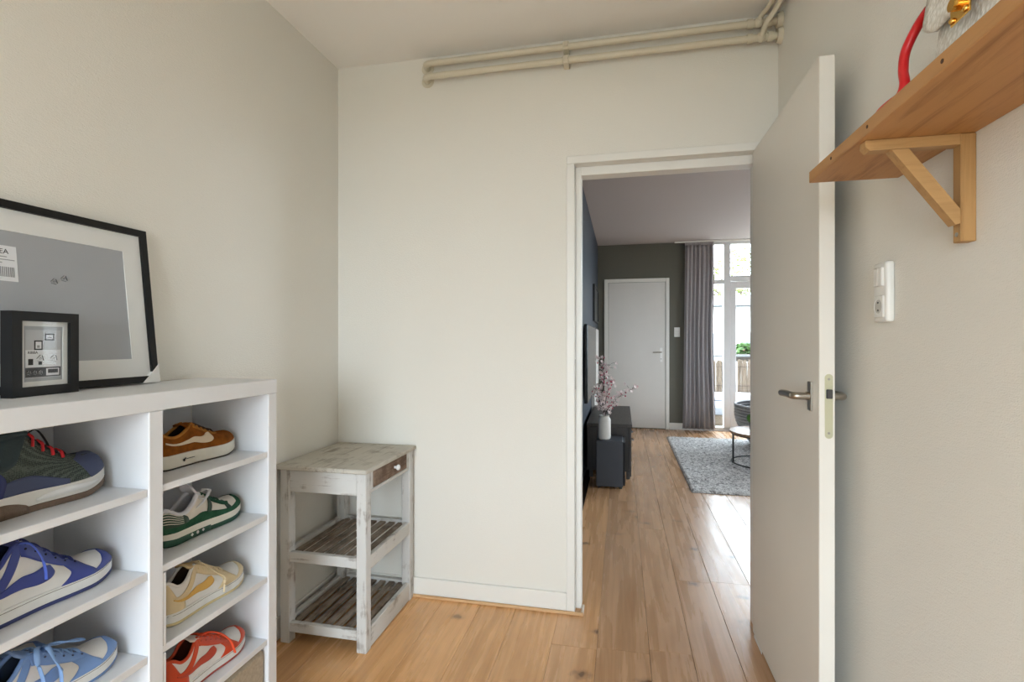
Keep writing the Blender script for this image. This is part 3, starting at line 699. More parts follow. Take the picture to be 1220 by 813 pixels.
green = dict(base=wleath, mid=cr, out=M('green_rubber', (36, 78, 60), .6), lining=M('pale_grey_lining', (206, 206, 212), .9), collar=M('white_mesh', (214, 214, 220), .9), tongue_m=M('white_mesh_tongue', (212, 212, 220), .9), lace=M('green_lace', (46, 84, 60), .8), sole=.036, out_h=.013, h=1.08, tongue=1.25, collar_r=.0065, L=.305,
    over=[('mudguard', [(.0, 0), (.2, 0), (.4, 0), (.6, 0), (.8, 0), (.94, 0), (1, 0)], [(0, .45), (.2, .50), (.33, .36), (.55, .34), (.74, .36), (.86, .55), (1, .75)], grn, .0018),
          ('toe_cap', [(.84, .30), (.90, .3), (.96, .3), (1, .3)], [(.88, .99), (.92, 1), (.96, 1), (1, 1)], grn, .0016),
          ('heel_counter', [(0, .2), (0, .5), (0, .95)], [(.26, .38), (.25, .70), (.21, .93)], dgrn, .0024),
          ('side_strap', [(.47, .30), (.50, .60), (.52, .9)], [(.515, .30), (.545, .6), (.555, .9)], dgrn, .0022),
          ('eyestay', [(.56, .80), (.62, .74), (.68, .66), (.74, .62)], [(.56, .97), (.62, .97), (.68, .95), (.76, .80)], grn, .0022),
          ('vamp_strap', [(.70, .30), (.70, .6), (.70, .95)], [(.76, .32), (.745, .6), (.735, .95)], dgrn, .0020)]
         + [('stripe', [(.03, .42+.11*k), (.12, .42+.11*k), (.20, .42+.11*k)], [(.03, .45+.11*k), (.12, .45+.11*k), (.20, .45+.11*k)], cr, .0034) for k in range(5)],
    sole_bands={'heel_band': (.02, .50, .002, lambda q: .0195-.002*q, M('green_rubber', (36, 78, 60)), .0008)},
    marks=[('sole_print', [('plus', .28, .012, .0045), ('dot', .345, .012, .0045), ('plus', .41, .012, .0045)], wr)],
    loops=[([(.40, -.020, .104), (.44, -.030, .098), (.50, -.026, .100), (.545, -.020, .112), (.53, -.012, .116), (.48, -.008, .112)], .0045, M('white_lace', (224, 224, 226), .8)), ([(.36, -.026, .078), (.43, -.031, .090), (.50, -.027, .104), (.55, -.020, .113), (.54, .004, .114)], .0045, M('white_lace', (224, 224, 226), .8))])
crm = leather('sand_leather', (216, 196, 156)); yel = leather('mustard_leather', (212, 168, 84)); sand_r = M('sand_rubber', (216, 196, 150), .6)
cream = dict(eyelets=sand_r, sole_bands={'stitch_line': (.03, .97, lambda q: 0.033-.0068+0*q, lambda q: 0.033-.0058, M('stitch_grey', (120, 112, 104), .8), .0006)}, top=[(0, .098), (.06, .099), (.13, .084), (.21, .084), (.28, .102), (.34, .112), (.45, .100), (.55, .085), (.65, .069), (.72, .061), (.78, .060), (.87, .057), (.94, .050), (1, .036)], throat=.34, rows=6, base=wl, mid=wr, out=sand_r, lining=M('brown_lining', (74, 58, 44), .9), collar=wl, tongue_m=M('sand_nylon', (206, 182, 138), .8), lace=M('cream_lace', (222, 204, 168), .8), sole=.033, out_h=.007, out_grow=.0008, h=1.12, L=.30, tongue=.4,
    over=dunk(crm, yel), loops=[([(.36, -.012, .122), (.40, -.022, .126), (.46, -.034, .104), (.54, -.044, .078), (.60, -.0485, .060), (.585, -.0515, .040), (.575, -.053, .020)], .0032, M('cream_lace', (222, 204, 168))), ([(.34, .004, .122), (.36, -.010, .132), (.40, -.016, .130), (.43, -.004, .118)], .0032, M('cream_lace', (222, 204, 168)))])
orn = leather('orange_leather', (206, 72, 34), .45); red_d = leather('rust_leather', (186, 70, 48), .5)
orange = dict(eyelets=red_d, sole_bands={'stitch_line': (.03, .97, lambda q: 0.031-.0068+0*q, lambda q: 0.031-.0058, M('stitch_grey', (120, 112, 104), .8), .0006)}, top=[(0, .098), (.06, .099), (.13, .084), (.21, .084), (.28, .102), (.34, .112), (.45, .100), (.55, .085), (.65, .069), (.72, .061), (.78, .060), (.87, .057), (.94, .050), (1, .036)], throat=.34, rows=6, base=wl, mid=wr, out=M('rust_rubber', (168, 74, 60), .6), lining=M('maroon_lining', (90, 34, 26), .9), collar=orn, tongue_m=leather('pale_tongue', (220, 210, 204)), lace=M('orange_lace', (232, 84, 44), .7), sole=.031, out_h=.006, h=1.1, L=.30, tongue=.5,
    over=dunk(orn, red_d), loops=[([(.38, -.010, .116), (.44, -.024, .122), (.54, -.040, .104), (.63, -.050, .070), (.67, -.053, .040), (.69, -.054, .022)], .0048, M('orange_lace', (232, 84, 44)))])
nav = leather('slate_navy', (62, 70, 100), .6); cob = leather('cobalt_heel', (28, 36, 98), .5)
def mesh_mat():
    n = N('knit_mesh'); n.pr(.8, 0, .2); v = n.coord((330, 330, 330)); vo = n.n('ShaderNodeTexVoronoi'); vo.inputs['Scale'].default_value = 1; vo.inputs['Randomness'].default_value = .25; n.l(v, vo.inputs['Vector'])
    n.base(n.ramp(vo.outputs['Distance'], [(.3, lin((30, 36, 38))), (.62, lin((92, 100, 92)))])); MATS['knit_mesh'] = n.m; return n.m
gum = M('brown_gum', (112, 92, 76), .6, var=.12, vs_=120, bump=.6, bscale=400)
dgc = M('teal_grey_knit', (42, 56, 60), .85, var=.1, vs_=60, bump=.3)
darkshoe = dict(base=mesh_mat(), mid=M('offwhite_foam', (214, 210, 204), .55, var=.06, vs_=16), out=gum, lining=blk, collar=dgc, tongue_m=dgc, lace=M('black_lace', (16, 16, 18), .8), sole=.044, out_h=.013, out_grow=.001, h=1.0, L=.31, w=1.03, throat=.42, tabs=4, tab_m=M('red_cord', (190, 26, 36), .7), spring=.020, tongue=.6, collar_r=.007,
    top=[(0, .148), (.08, .152), (.18, .146), (.28, .146), (.36, .150), (.42, .146), (.5, .126), (.6, .104), (.7, .088), (.78, .080), (.87, .075), (.94, .063), (1, .046)],
    sole_bands={'heel_pod': (.04, .40, 0, lambda q: .013+.017*math.sin(PI*q)**.7, gum, .0012), 'midsole_fin': (.44, .86, lambda q: .020+.004*q, lambda q: .026+.010*math.sin(PI*q), M('white_fin', (226, 224, 222), .5), .0012)},
    over=[('foxing', [(.18, 0), (.35, 0), (.5, 0), (.65, 0)], [(.22, .22), (.36, .26), (.5, .26), (.65, .16)], nav, .0014),
          ('toe_overlay', [(.80, .0), (.88, 0), (.95, 0), (1, 0)], [(.72, .80), (.80, .99), (.9, 1), (1, 1)], nav, .0015),
          ('heel_panel', [(0, 0), (0, .3), (0, .48)], [(.25, 0), (.27, .28), (.22, .46)], cob, .0020),
          ('ankle_panel', [(0, .46), (.12, .46), (.24, .42), (.33, .50)], [(0, .99), (.14, .99), (.28, .99), (.42, .99)], dgc, .0018)],
    loops=[([(.46, 0, .150), (.44, -.014, .160), (.49, -.018, .166), (.56, -.014, .140), (.60, -.010, .116)], .0028, M('black_lace', (16, 16, 18)))],
    marks=[])
roy = leather('royal_blue_leather', (52, 66, 140), .45)
blue = dict(eyelets=blk, sole_bands={'stitch_line': (.03, .97, lambda q: 0.034-.0068+0*q, lambda q: 0.034-.0058, M('stitch_grey', (120, 112, 104), .8), .0006)}, top=[(0, .098), (.06, .099), (.13, .084), (.21, .084), (.28, .102), (.34, .112), (.45, .100), (.55, .085), (.65, .069), (.72, .061), (.78, .060), (.87, .057), (.94, .050), (1, .036)], throat=.34, rows=6, base=wl, mid=wr, out=M('navy_rubber', (58, 66, 112), .6), lining=M('navy_lining', (30, 36, 74), .9), collar=roy, tongue_m=M('navy_nylon', (40, 46, 96), .8), lace=M('navy_lace', (38, 48, 112), .8), sole=.034, out_h=.008, h=1.38, L=.31, w=1.05, tongue=.55,
    over=dunk(roy, roy), loops=[([(.34, -.016, .146), (.38, -.032, .142), (.42, -.042, .112), (.435, -.046, .085), (.435, -.048, .064)], .0036, M('bright_blue_lace', (84, 110, 214), .7))])
lbl = leather('sky_blue_leather', (116, 150, 204), .5); lbl_l = M('sky_blue_lace', (132, 166, 214), .8)
sky = dict(eyelets=nav, sole_bands={'stitch_line': (.03, .97, lambda q: 0.031-.0068+0*q, lambda q: 0.031-.0058, M('stitch_grey', (120, 112, 104), .8), .0006)}, top=[(0, .098), (.06, .099), (.13, .084), (.21, .084), (.28, .102), (.34, .112), (.45, .100), (.55, .085), (.65, .069), (.72, .061), (.78, .060), (.87, .057), (.94, .050), (1, .036)], throat=.34, rows=6, base=wl, mid=wr, out=M('sky_rubber', (112, 142, 190), .6), lining=M('slate_blue_lining', (60, 78, 108), .9), collar=lbl, tongue_m=M('sky_nylon', (112, 140, 184), .8), lace=lbl_l, sole=.031, out_h=.006, h=1.12, L=.30, tongue=.8,
    over=dunk(lbl, lbl), loops=[([(.47, -.004, .116), (.50, -.026, .122), (.60, -.040, .108), (.68, -.030, .096), (.66, -.018, .100), (.56, -.008, .106), (.50, 0, .112)], .0036, lbl_l),
        ([(.47, -.004, .116), (.43, -.030, .124), (.44, -.042, .100), (.47, -.046, .070), (.47, -.049, .040)], .0048, lbl_l), ([(.46, 0, .116), (.38, -.022, .128), (.34, -.040, .110), (.36, -.046, .070), (.37, -.048, .030)], .0048, lbl_l)])
def sh(*a): return shoe('sneaker', *a)
sh('tan suede sneaker with a cream swoosh and white cupsole', (-1.243, 1.414, .9004), .02, brown)
sh('green and white sneaker with striped green heel and white lace loop', (-1.222, 1.414, .7004), .045, green)
sh('white and sand sneaker with a mustard swoosh and cream laces', (-1.195, 1.396, .5004), .03, cream)
sh('white and orange sneaker with a loose orange lace', (-1.190, 1.396, .3004), .05, orange)
sh('dark grey knit basketball shoe with red lace loops and brown outsole', (-1.243, .992, .9004), .07, darkshoe)
sh('royal blue and white high sneaker with one bright blue lace end', (-1.215, .988, .7004), .05, blue)
sh('sky blue and white sneaker with a bow of laces, at the shelf front', (-1.195, .985, .5004), .06, sky)
sh('sky blue and white sneaker set back behind its pair', (-1.325, .935, .5004), .0, dict(sky, loops=[]))

# ------------------------------------------------------------ picture frames on the rack
m_fblk = M('black_frame_foil', (11, 11, 13), .5, var=.08, spec=.35)
m_mat = M('passepartout_card', (226, 224, 222), .8, var=.01); m_ins = M('grey_insert_paper', (166, 167, 172), .6, var=.015, vs_=3)
m_cg = glass_mat('picture_glass', .012); m_lab = M('label_paper', (226, 226, 230), .6, var=.01); m_ink = M('printed_ink', (42, 42, 46), .7); m_midink = M('pale_ink', (150, 150, 154), .7)
def frame(name, label, loc, rotz, tilt, W, Hh, rail, depth, matw, bev=.0015):
    """local: x along the width, z up, +y... front faces -y; origin at the bottom centre of the back"""
    t = bpy.data.objects.new(name, None); COL.objects.link(t); t.location = loc; t.rotation_euler = (-tilt, 0, rotz); t.empty_display_size = .05
    tag(t, label, 'picture frame', None); ORG[t.name] = Vector()
    def pt(a, b, z0=0): return a
    w = W/2
    for q in ([(-w, 0), (w, 0), (w-rail, rail), (-w+rail, rail)], [(-w, Hh), (w, Hh), (w-rail, Hh-rail), (-w+rail, Hh-rail)], [(-w, 0), (-w+rail, rail), (-w+rail, Hh-rail), (-w, Hh)], [(w, 0), (w-rail, rail), (w-rail, Hh-rail), (w, Hh)]):
        MB().prism([(x, -depth, z) for x, z in q], (0, depth, 0)).build('rail', m_fblk, t)
    inn = (W-2*rail, Hh-2*rail)
    bx('backing', (-inn[0]/2, -depth+.0125, rail), (inn[0]/2, -depth+.0145, Hh-rail), M('hardboard', (120, 92, 66), .8), t, 0)
    bx('insert', (-inn[0]/2+matw*.8, -depth+.0125-.0012, rail+matw*.8), (inn[0]/2-matw*.8, -depth+.0125-.0002, Hh-rail-matw*.8), m_ins, t, 0)
    for x0, x1, z0, z1 in ((-inn[0]/2, inn[0]/2, rail, rail+matw), (-inn[0]/2, inn[0]/2, Hh-rail-matw, Hh-rail), (-inn[0]/2, -inn[0]/2+matw, rail+matw, Hh-rail-matw), (inn[0]/2-matw, inn[0]/2, rail+matw, Hh-rail-matw)):
        bx('mat_board', (x0, -depth+.0085, z0), (x1, -depth+.0111, z1), m_mat, t, 0)
    yp = -depth+.003
    MB().poly([(-inn[0]/2, yp, rail), (inn[0]/2, yp, rail), (inn[0]/2, yp, Hh-rail), (-inn[0]/2, yp, Hh-rail)]).build('pane', m_cg, t)
    return t
def recycle(cx_, cz_, r, y, parent, mat):
    m = MB()
    for k in range(3):
        a0 = 2*PI*k/3+PI/2; a1 = a0+2*PI/3-.55
        p0 = (cx_+r*math.cos(a0), y, cz_+r*math.sin(a0)); p1 = (cx_+r*math.cos(a1), y, cz_+r*math.sin(a1))
        m.tube([p0, tuple((a+b)/2*1 for a, b in zip(p0, p1)), p1], r*.16, 4, .3)
    m.tube([(cx_+r*.3*math.cos(q), y, cz_+r*.3*math.sin(q)) for q in (0, 1.3, 2.6, 3.9, 5.2)], r*.1, 4, .3)
    m.build('print_mark', mat, parent)
def barcode(x0, x1, z0, z1, y, parent, mat, seed=1):
    r = random.Random(seed); m = MB(); x = x0
    while x < x1:
        w = r.choice((.3, .6, .9))*(x1-x0)/38; m.box((x, y-.0002, z0), (min(x+w, x1), y+.0002, z1)); x += w+r.choice((.4, .7))*(x1-x0)/38
    m.build('barcode', mat, parent)
# large frame: local x -> world +Y, front (-y) -> world +X
FW, FH = .62, .452
big = frame('picture_frame', 'large black picture frame with grey insert leaning on the wall atop the rack', (-1.369, 1.254-FW/2, CZ+.0022), PI/2, 0, FW, FH, .019, .020, .052)
tl = math.asin(.0485/FH); big.rotation_euler = (-tl, 0, PI/2)
yi = -.020+.0125-.0014
lb = bx('label', (-.135, yi-.0006, .262), (-.025, yi-.0001, .345), m_lab, big, 0)
barcode(-.13, -.032, .272, .295, yi-.0009, lb, m_midink, 3)
RX = Matrix.Rotation(PI/2, 4, 'X')
text_mesh('IKEA', .016, m_ink, 'lettering', lb, (-.074, yi-.0008, .326), RX)
for z, w in ((.318, .06), (.311, .075), (.304, .05)): bx('print_line', (-.105, yi-.0009, z), (-.105+w, yi-.0006, z+.0018), m_midink, lb, 0)
recycle(.052, .272, .008, yi-.0006, big, m_ink); recycle(.076, .282, .008, yi-.0006, big, m_ink)
for sx in (1,):
    MB().prism([(sx*(FW/2+.0015), -.0225, -.0015), (sx*(FW/2-.055), -.0225, -.0015), (sx*(FW/2-.028), -.0225, .022), (sx*(FW/2+.0015), -.0225, .052)], (0, .0255, 0)).build('corner_protector', M('white_card', (224, 222, 218), .8), big)
# small frame
PH = math.radians(8); sw_, shh = .156, .191
A0 = Vector((-1.290, .842)); dirv = Vector((-math.sin(PH), math.cos(PH))); ctr = A0+dirv*sw_/2+Vector((-math.cos(PH), -math.sin(PH)))*.028
small = frame('picture_frame', 'small black box frame with a printed card, standing before the large frame', (ctr.x, ctr.y, CZ+.0003), PI/2+PH, 0, sw_, shh, .0215, .028, .011)
y2 = -.028+.0125-.0014
pc = bx('printed_card', (-.041, y2-.0005, .040), (.041, y2-.0001, .150), M('card_print', (188, 188, 192), .5), small, 0)
bx('card_band', (-.041, y2-.0008, .042), (.041, y2-.0004, .064), M('dark_band', (70, 70, 74), .6), pc, 0)
bx('card_band', (-.041, y2-.0008, .0645), (.041, y2-.0004, .104), m_lab, pc, 0)
bx('barcode_field', (.006, y2-.0011, .0445), (.037, y2-.0007, .061), m_lab, pc, 0)
barcode(.010, .034, .050, .059, y2-.0013, pc, m_ink, 5)
text_mesh('RIBBA', .0085, m_ink, 'lettering', pc, (-.036, y2-.001, .0955), RX)
for cx_, cz_ in ((.004-.012, .084), (.020+.004, .084)): recycle(cx_, cz_, .0085, y2-.0011, pc, m_ink)
for cx_ in (-.033, -.020, -.007): recycle(cx_, .052, .0048, y2-.0011, pc, m_lab)
bx('thumbnail', (-.035, y2-.0011, .070), (-.024, y2-.0008, .084), m_ink, pc, 0)
bx('thumbnail', (-.012, y2-.0011, .070), (-.004, y2-.0008, .077), m_ink, pc, 0)
for cx_, cz_, w_, h_, r_ in ((.014, .134, .022, .016, 0), (-.012, .115, .019, .022, .06)):
    bx('printed_frame', (cx_-w_/2, y2-.0010, cz_-h_/2), (cx_+w_/2, y2-.0006, cz_+h_/2), m_ink, pc, 0)
    bx('printed_frame', (cx_-w_/2+.003, y2-.0013, cz_-h_/2+.003), (cx_+w_/2-.003, y2-.0009, cz_+h_/2-.003), m_lab, pc, 0)
    bx('printed_frame', (cx_-w_/2+.006, y2-.0015, cz_-h_/2+.005), (cx_+w_/2-.007, y2-.0012, cz_), m_midink, pc, 0)

# ------------------------------------------------------------ living room
m_sub = M('subwoofer_grey', (62, 66, 74), .55, var=.05)
t = thing('subwoofer', 'dark grey box subwoofer standing beside the dark sideboard', 'speaker', (-.1, 4.5, 0))
bx('cabinet', (-.215, 4.372, .018), (.008, 4.66, .405), m_sub, t, .004)
bx('front_grille', (.0085, 4.38, .03), (.026, 4.65, .395), M('grille_cloth', (24, 25, 28), .9), t, .003)
for x in (-.19, -.012):
    for y in (4.40, 4.63): MB().cyl((x, y, 0), (x, y, .018), .014, seg=14).build('foot', m_black, t)
m_vase = M('ribbed_ceramic', (214, 212, 206), .45, var=.02)
t = thing('vase', 'off-white ceramic cylinder vase standing on the subwoofer', 'vase', (-.148, 4.46, .405))
prof = [(.040, 0), (.047, .004), (.052, .014), (.0535, .03), (.0535, .165), (.050, .180), (.041, .190), (.039, .196), (.043, .204), (.044, .208), (.040, .208), (.036, .196), (.036, .18), (.034, .02)]
pp = [(prof[0][0], prof[0][1]+.0003)]+prof[1:]
MB().lathe(pp, (-.148, 4.46, .405), 40).build('body', m_vase, t, smooth=True)
# blossom branches in the vase
m_twig = M('dark_twig', (64, 46, 40), .8); m_petal = M('pink_white_petal', (242, 228, 226), .7, var=.06, vs_=30); m_pink = M('pink_bud', (196, 92, 112), .7, var=.2, vs_=40)
rb = random.Random(11)
def blossom(path, label):
    base = Vector((-.148, 4.46, .43)); t = thing('blossom_branch', label, 'branch', tuple(base), group='blossom branches in the vase')
    pts = smooth_curve([tuple(base)]+path, 7)
    tw = MB(); tw.tube(pts, lambda q: .0045-.003*q, 6); fl = MB(); bd = MB()
    n = len(pts)
    for i in range(n//3, n):
        p = Vector(pts[i])
        for k in range(2):
            d = Vector((rb.uniform(-1, 1), rb.uniform(-1, 1), rb.uniform(-.3, 1))).normalized()
            e = p+d*rb.uniform(.02, .06); tw.tube([p, p.lerp(e, .5)+Vector((0, 0, .004)), e], .0012, 4)
            for q in range(rb.choice((1, 2))):
                c = e+Vector((rb.uniform(-1, 1), rb.uniform(-1, 1), rb.uniform(-1, 1)))*.014
                if rb.random() < .80:
                    ax = Vector((rb.uniform(-1, 1), rb.uniform(-1.2, .4), rb.uniform(-.3, 1))).normalized(); mt = ax.to_track_quat('Z', 'Y').to_matrix()
                    for j in range(5):
                        a = 2*PI*j/5; r = .0165
                        fl.poly([c+mt @ Vector(v) for v in ((0, 0, 0), (r*.7*math.cos(a-.5), r*.7*math.sin(a-.5), .003), (r*1.15*math.cos(a), r*1.15*math.sin(a), .006), (r*.7*math.cos(a+.5), r*.7*math.sin(a+.5), .003))])
                else: bd.sph(c, .0065, 6, (1, 1, 1.3))
    tw.build('twig', m_twig, t, smooth=True); fl.build('blossoms', m_petal, t, kind='stuff', solid=.0012); bd.build('buds', m_pink, t, kind='stuff', smooth=True)
blossom([(-.15, 4.46, .62), (-.17, 4.45, .75), (-.15, 4.44, .92), (-.105, 4.42, 1.05)], 'tallest blossom branch in the white vase')
blossom([(-.16, 4.46, .62), (-.18, 4.45, .70), (-.20, 4.44, .78), (-.215, 4.43, .83)], 'blossom branch leaning toward the navy wall')
blossom([(-.14, 4.46, .62), (-.09, 4.45, .70), (-.02, 4.43, .78), (.09, 4.42, .855)], 'long sparse blossom branch leaning over the sideboard')
blossom([(-.15, 4.46, .62), (-.14, 4.45, .72), (-.115, 4.45, .84), (-.09, 4.45, .90)], 'short full blossom branch in the middle of the vase')
blossom([(-.15, 4.46, .62), (-.165, 4.47, .80), (-.155, 4.48, .98), (-.195, 4.50, 1.10)], 'blossom branch curving back at its tip')
# sideboard
m_dk = wood('dark_stained_wood', (62, 56, 52), (34, 30, 28), 'Y', .45); m_dkX = wood('dark_stained_end', (58, 53, 50), (36, 32, 30), 'Z', .45)
t = thing('sideboard', 'low dark stained wooden sideboard against the navy wall', 'sideboard', (-.12, 5.35, 0))
SBX0, SBX1, SBY0, SBY1, SBH = -.318, .082, 4.70, 6.02, .50
bx('top', (SBX0, SBY0-.01, SBH-.03), (SBX1+.008, SBY1+.01, SBH), m_dk, t, .003)
bx('carcass', (SBX0+.005, SBY0, .07), (SBX1-.022, SBY1, SBH-.0305), m_dkX, t, .002)
for k in range(3):
    y0 = SBY0+.01+k*.437; d = bx('drawer', (SBX1-.0215, y0, .085), (SBX1-.002, y0+.43, SBH-.038), m_dk, t, .003)
    MB().tube([(SBX1-.003+.028*math.sin(q), y0+.215+.05*math.cos(q), .33-.012*math.sin(q)) for q in [PI*i/10 for i in range(11)]], .005, 8).build('handle', m_black, d, smooth=True)
for x in (SBX0+.02, SBX1-.045):
    for y in (SBY0+.02, SBY1-.06): bx('leg', (x, y, 0), (x+.035, y+.035, .07), m_dkX, t, .002)
for x in (SBX1-.02,): bx('corner_post', (x, SBY0-.012, .03), (x+.02, SBY0-.0005, SBH-.0305), m_dkX, t, .002)
# television and panels on the navy wall
t = thing('television', 'thin black television mounted on the navy wall above the sideboard', 'television', (LX0, 5.1, .75))
bx('mount', (LX0+.0003, 4.95, .9), (LX0+.03, 5.25, 1.2), m_black, t, .003)
tvb = bx('body', (LX0+.0305, 4.35, .72), (LX0+.06, 5.75, 1.40), M('tv_black', (14, 14, 16), .25), t, .004)
bx('screen', (LX0+.0602, 4.36, .735), (LX0+.0612, 5.74, 1.39), M('tv_screen', (10, 11, 13), .08, var=.01), tvb, 0)
t = thing('wall_panel', 'tall flat white panel against the navy wall beyond the television', 'panel', (LX0, 6.5, .505))
bx('board', (LX0+.0005, 5.9, .1), (LX0+.035, 7.0, 1.405), M('panel_white', (206, 202, 196), .5, var=.01), t, .003)
bx('edge_strip', (LX0+.0352, 5.9, .1), (LX0+.038, 5.92, 1.405), M('panel_edge', (190, 186, 180), .5), t, .0005)
t = thing('wall_frame', 'narrow black frame hanging on the navy wall by the corner', 'picture frame', (LX0, 6.9, 1.5))
for lo, hi in (((6.2, 1.5), (7.2, 1.52)), ((6.2, 1.93), (7.2, 1.95)), ((6.2, 1.52), (6.22, 1.93)), ((7.18, 1.52), (7.2, 1.93))): bx('rail', (LX0+.0003, lo[0], lo[1]), (LX0+.025, hi[0], hi[1]), m_black, t, .001)
bx('picture', (LX0+.0003, 6.22, 1.52), (LX0+.012, 7.18, 1.93), M('dark_print', (22, 24, 28), .4), t, 0)

# curtain
m_curt = M('grey_curtain', (172, 167, 168), .9, var=.05, vs_=40, bump=.2, bscale=600)
t = thing('curtain', 'floor-length grey pleated curtain beside the balcony window', 'curtain', (1.04, LY1-.08, .03))
G = []
for i in range(121):
    u = i/120; row = []
    for j in range(25):
        v = j/24; z = 2.62-2.585*v
        wide = .86+(.375+.02*v)*u+.012*math.sin(7*v+1)*u - .03*v*(1-u)
        amp = .036*(1-.25*math.cos(v*3)); ph = 2*PI*7.5*u+.5*math.sin(3*v)+.9*math.sin(5.1*u)
        row.append((wide+.006*math.sin(2*ph), LY1-.085+amp*math.sin(ph)*(.75+.25*math.sin(13*u+2)), z))
    G.append(row)
MB().grid(G).build('cloth', m_curt, t, smooth='all', solid=.002)
bx('header_tape', (.865, LY1-.098, 2.585), (1.235, LY1-.094, 2.625), m_curt, t, 0)
t = thing('curtain_rail', 'white ceiling rail carrying the grey curtain', 'curtain rail', (2.0, LY1-.085, ZC-.02))
bx('profile', (.72, LY1-.097, ZC-.021), (4.1, LY1-.073, ZC-.0003), m_trim, t, .002)
for k in range(8): bx('glider', (.875+.05*k, LY1-.089, ZC-.0265), (.885+.05*k, LY1-.081, ZC-.0215), m_trim, t, 0)

# rug
def rug_mat():
    n = N('shaggy_grey_rug'); n.pr(.95, 0, .1); v = n.coord()
    a = n.noise(v, 38, 5, .7, .8); n.base(n.ramp(a, [(.36, lin((100, 98, 97))), (.50, lin((208, 205, 203))), (.64, lin((244, 242, 240)))])); n.bump(a, .8, .02)
    MATS['rug'] = n.m; return n.m
RX0, RX1, RY0, RY1 = .566, 2.75, 4.41, 6.86
G = []; nx, ny = 170, 190
for i in range(nx+1):
    row = []
    for j in range(ny+1):
        x = RX0+(RX1-RX0)*i/nx; y = RY0+(RY1-RY0)*j/ny
        edge = min(i, nx-i, j, ny-j)
        h = .002 if edge == 0 else .016+.010*mnoise.noise(Vector((x*42, y*42, 1)))+.006*mnoise.noise(Vector((x*90, y*90, 5)))
        wob = .004*mnoise.noise(Vector((x*20, y*20, 9)))
        row.append((x+wob, y+wob, h+.0005))
    G.append(row)
m_rug = rug_mat()
t = thing('rug', 'shaggy mottled grey rug under the coffee table', 'rug', (1.66, 5.6, 0))
MB().grid(G).build('pile', m_rug, t, smooth='all', kind='stuff')
bx('edge_binding', (RX0-.004, RY0-.004, .0006), (RX1+.004, RY1+.004, .0018), M('rug_binding', (60, 60, 62), .9), t, 0)

# coffee table
ccx, ccy, cr_ = 1.40, 5.46, .335
t = thing('coffee_table', 'round wooden coffee table on a black metal ring frame', 'coffee table', (ccx, ccy, .034))
tz = .355; fz0 = .034
MB().lathe([(cr_-.003, tz-.022), (cr_, tz-.018), (cr_, tz-.003), (cr_-.003, tz)], (ccx, ccy, 0), 64).build('table_top', wood('table_oak', (176, 146, 120), (138, 104, 78), 'Y', .25), t, smooth=True)
for zz, nm in ((fz0+.007, 'base_ring'), (tz-.030, 'top_ring')):
    MB().tube([(ccx+(cr_-.02)*math.cos(2*PI*k/56), ccy+(cr_-.02)*math.sin(2*PI*k/56), zz) for k in range(56)], .0075, 8, closed=True).build(nm, m_black, t, smooth=True)
for a in (PI+.12, PI*1.55, PI*.35, 0): bx('leg', (ccx+(cr_-.02)*math.cos(a)-.008, ccy+(cr_-.02)*math.sin(a)-.008, fz0+.002), (ccx+(cr_-.02)*math.cos(a)+.008, ccy+(cr_-.02)*math.sin(a)+.008, tz-.0225), m_black, t, .001)
t = thing('potted_plant', 'small round green plant in a dark glass pot on coffee table', 'plant', (1.29, 5.46, tz))
MB().lathe([(.030, .0005), (.038, .004), (.044, .03), (.044, .085), (.040, .092), (.036, .085), (.036, .01)], (1.29, 5.46, tz), 24).build('pot', M('dark_glass_pot', (52, 56, 54), .15), t, smooth=True)
lf = MB(); rl = random.Random(3)
for k in range(150):
    d = Vector((rl.gauss(0, 1), rl.gauss(0, 1), rl.gauss(.25, 1))).normalized(); c = Vector((1.29, 5.46, tz+.125))+Vector((d.x*.06, d.y*.06, d.z*.045)); mt = d.to_track_quat('Z', 'Y').to_matrix(); s = rl.uniform(.014, .024)
    lf.poly([c+mt @ Vector(v) for v in ((-s, 0, 0), (0, -s*.7, .004), (s, 0, .008), (0, s*.7, .004))])
lf.build('leaves', M('plant_green', (92, 150, 52), .5, var=.3, vs_=30), t, kind='stuff')
MB().cyl((1.29, 5.46, tz+.012), (1.29, 5.46, tz+.10), .006, seg=8).build('stem', m_twig, t)

# rope lounge chair
m_rope = M('grey_rope', (186, 185, 186), .8, var=.15, vs_=60, bump=.4); kx, ky = 1.88, 6.42
t = thing('rope_chair', 'grey rope tub chair with pale cushion behind the coffee table', 'chair', (kx, ky, .034))
def ring(z, r, sq=1): return [(kx+r*math.cos(2*PI*k/48), ky+r*sq*math.sin(2*PI*k/48), z+(.12*max(0, math.cos(2*PI*k/48-.4))*sst(.3, .6, z))) for k in range(48)]
zs_ = [.068+.0335*i for i in range(14)]
for i, z in enumerate(zs_):
    r = .40+.16*math.sin(min(1, i/10)*PI/2)**1.0
    MB().tube(ring(z, r), .0145, 6, closed=True).build('rope', m_rope, t, smooth=True)
sh_ = MB(); sh_.grid([ring(z, (.40+.16*math.sin(min(1, i/10)*PI/2))-.013) for i, z in enumerate(zs_)]); sh_.build('shell', M('chair_shell', (60, 60, 64), .8), t, smooth='all')
MB().lathe([(.30, .30), (.47, .31), (.50, .35), (.49, .41), (.44, .44), (.1, .455)], (kx, ky, 0), 40).build('cushion', M('pale_cushion', (206, 204, 202), .9, bump=.2), t, smooth=True)
MB().lathe([(.36, .035), (.38, .038), (.38, .052), (.36, .056)], (kx, ky, 0), 40).build('base', m_black, t, smooth=True)

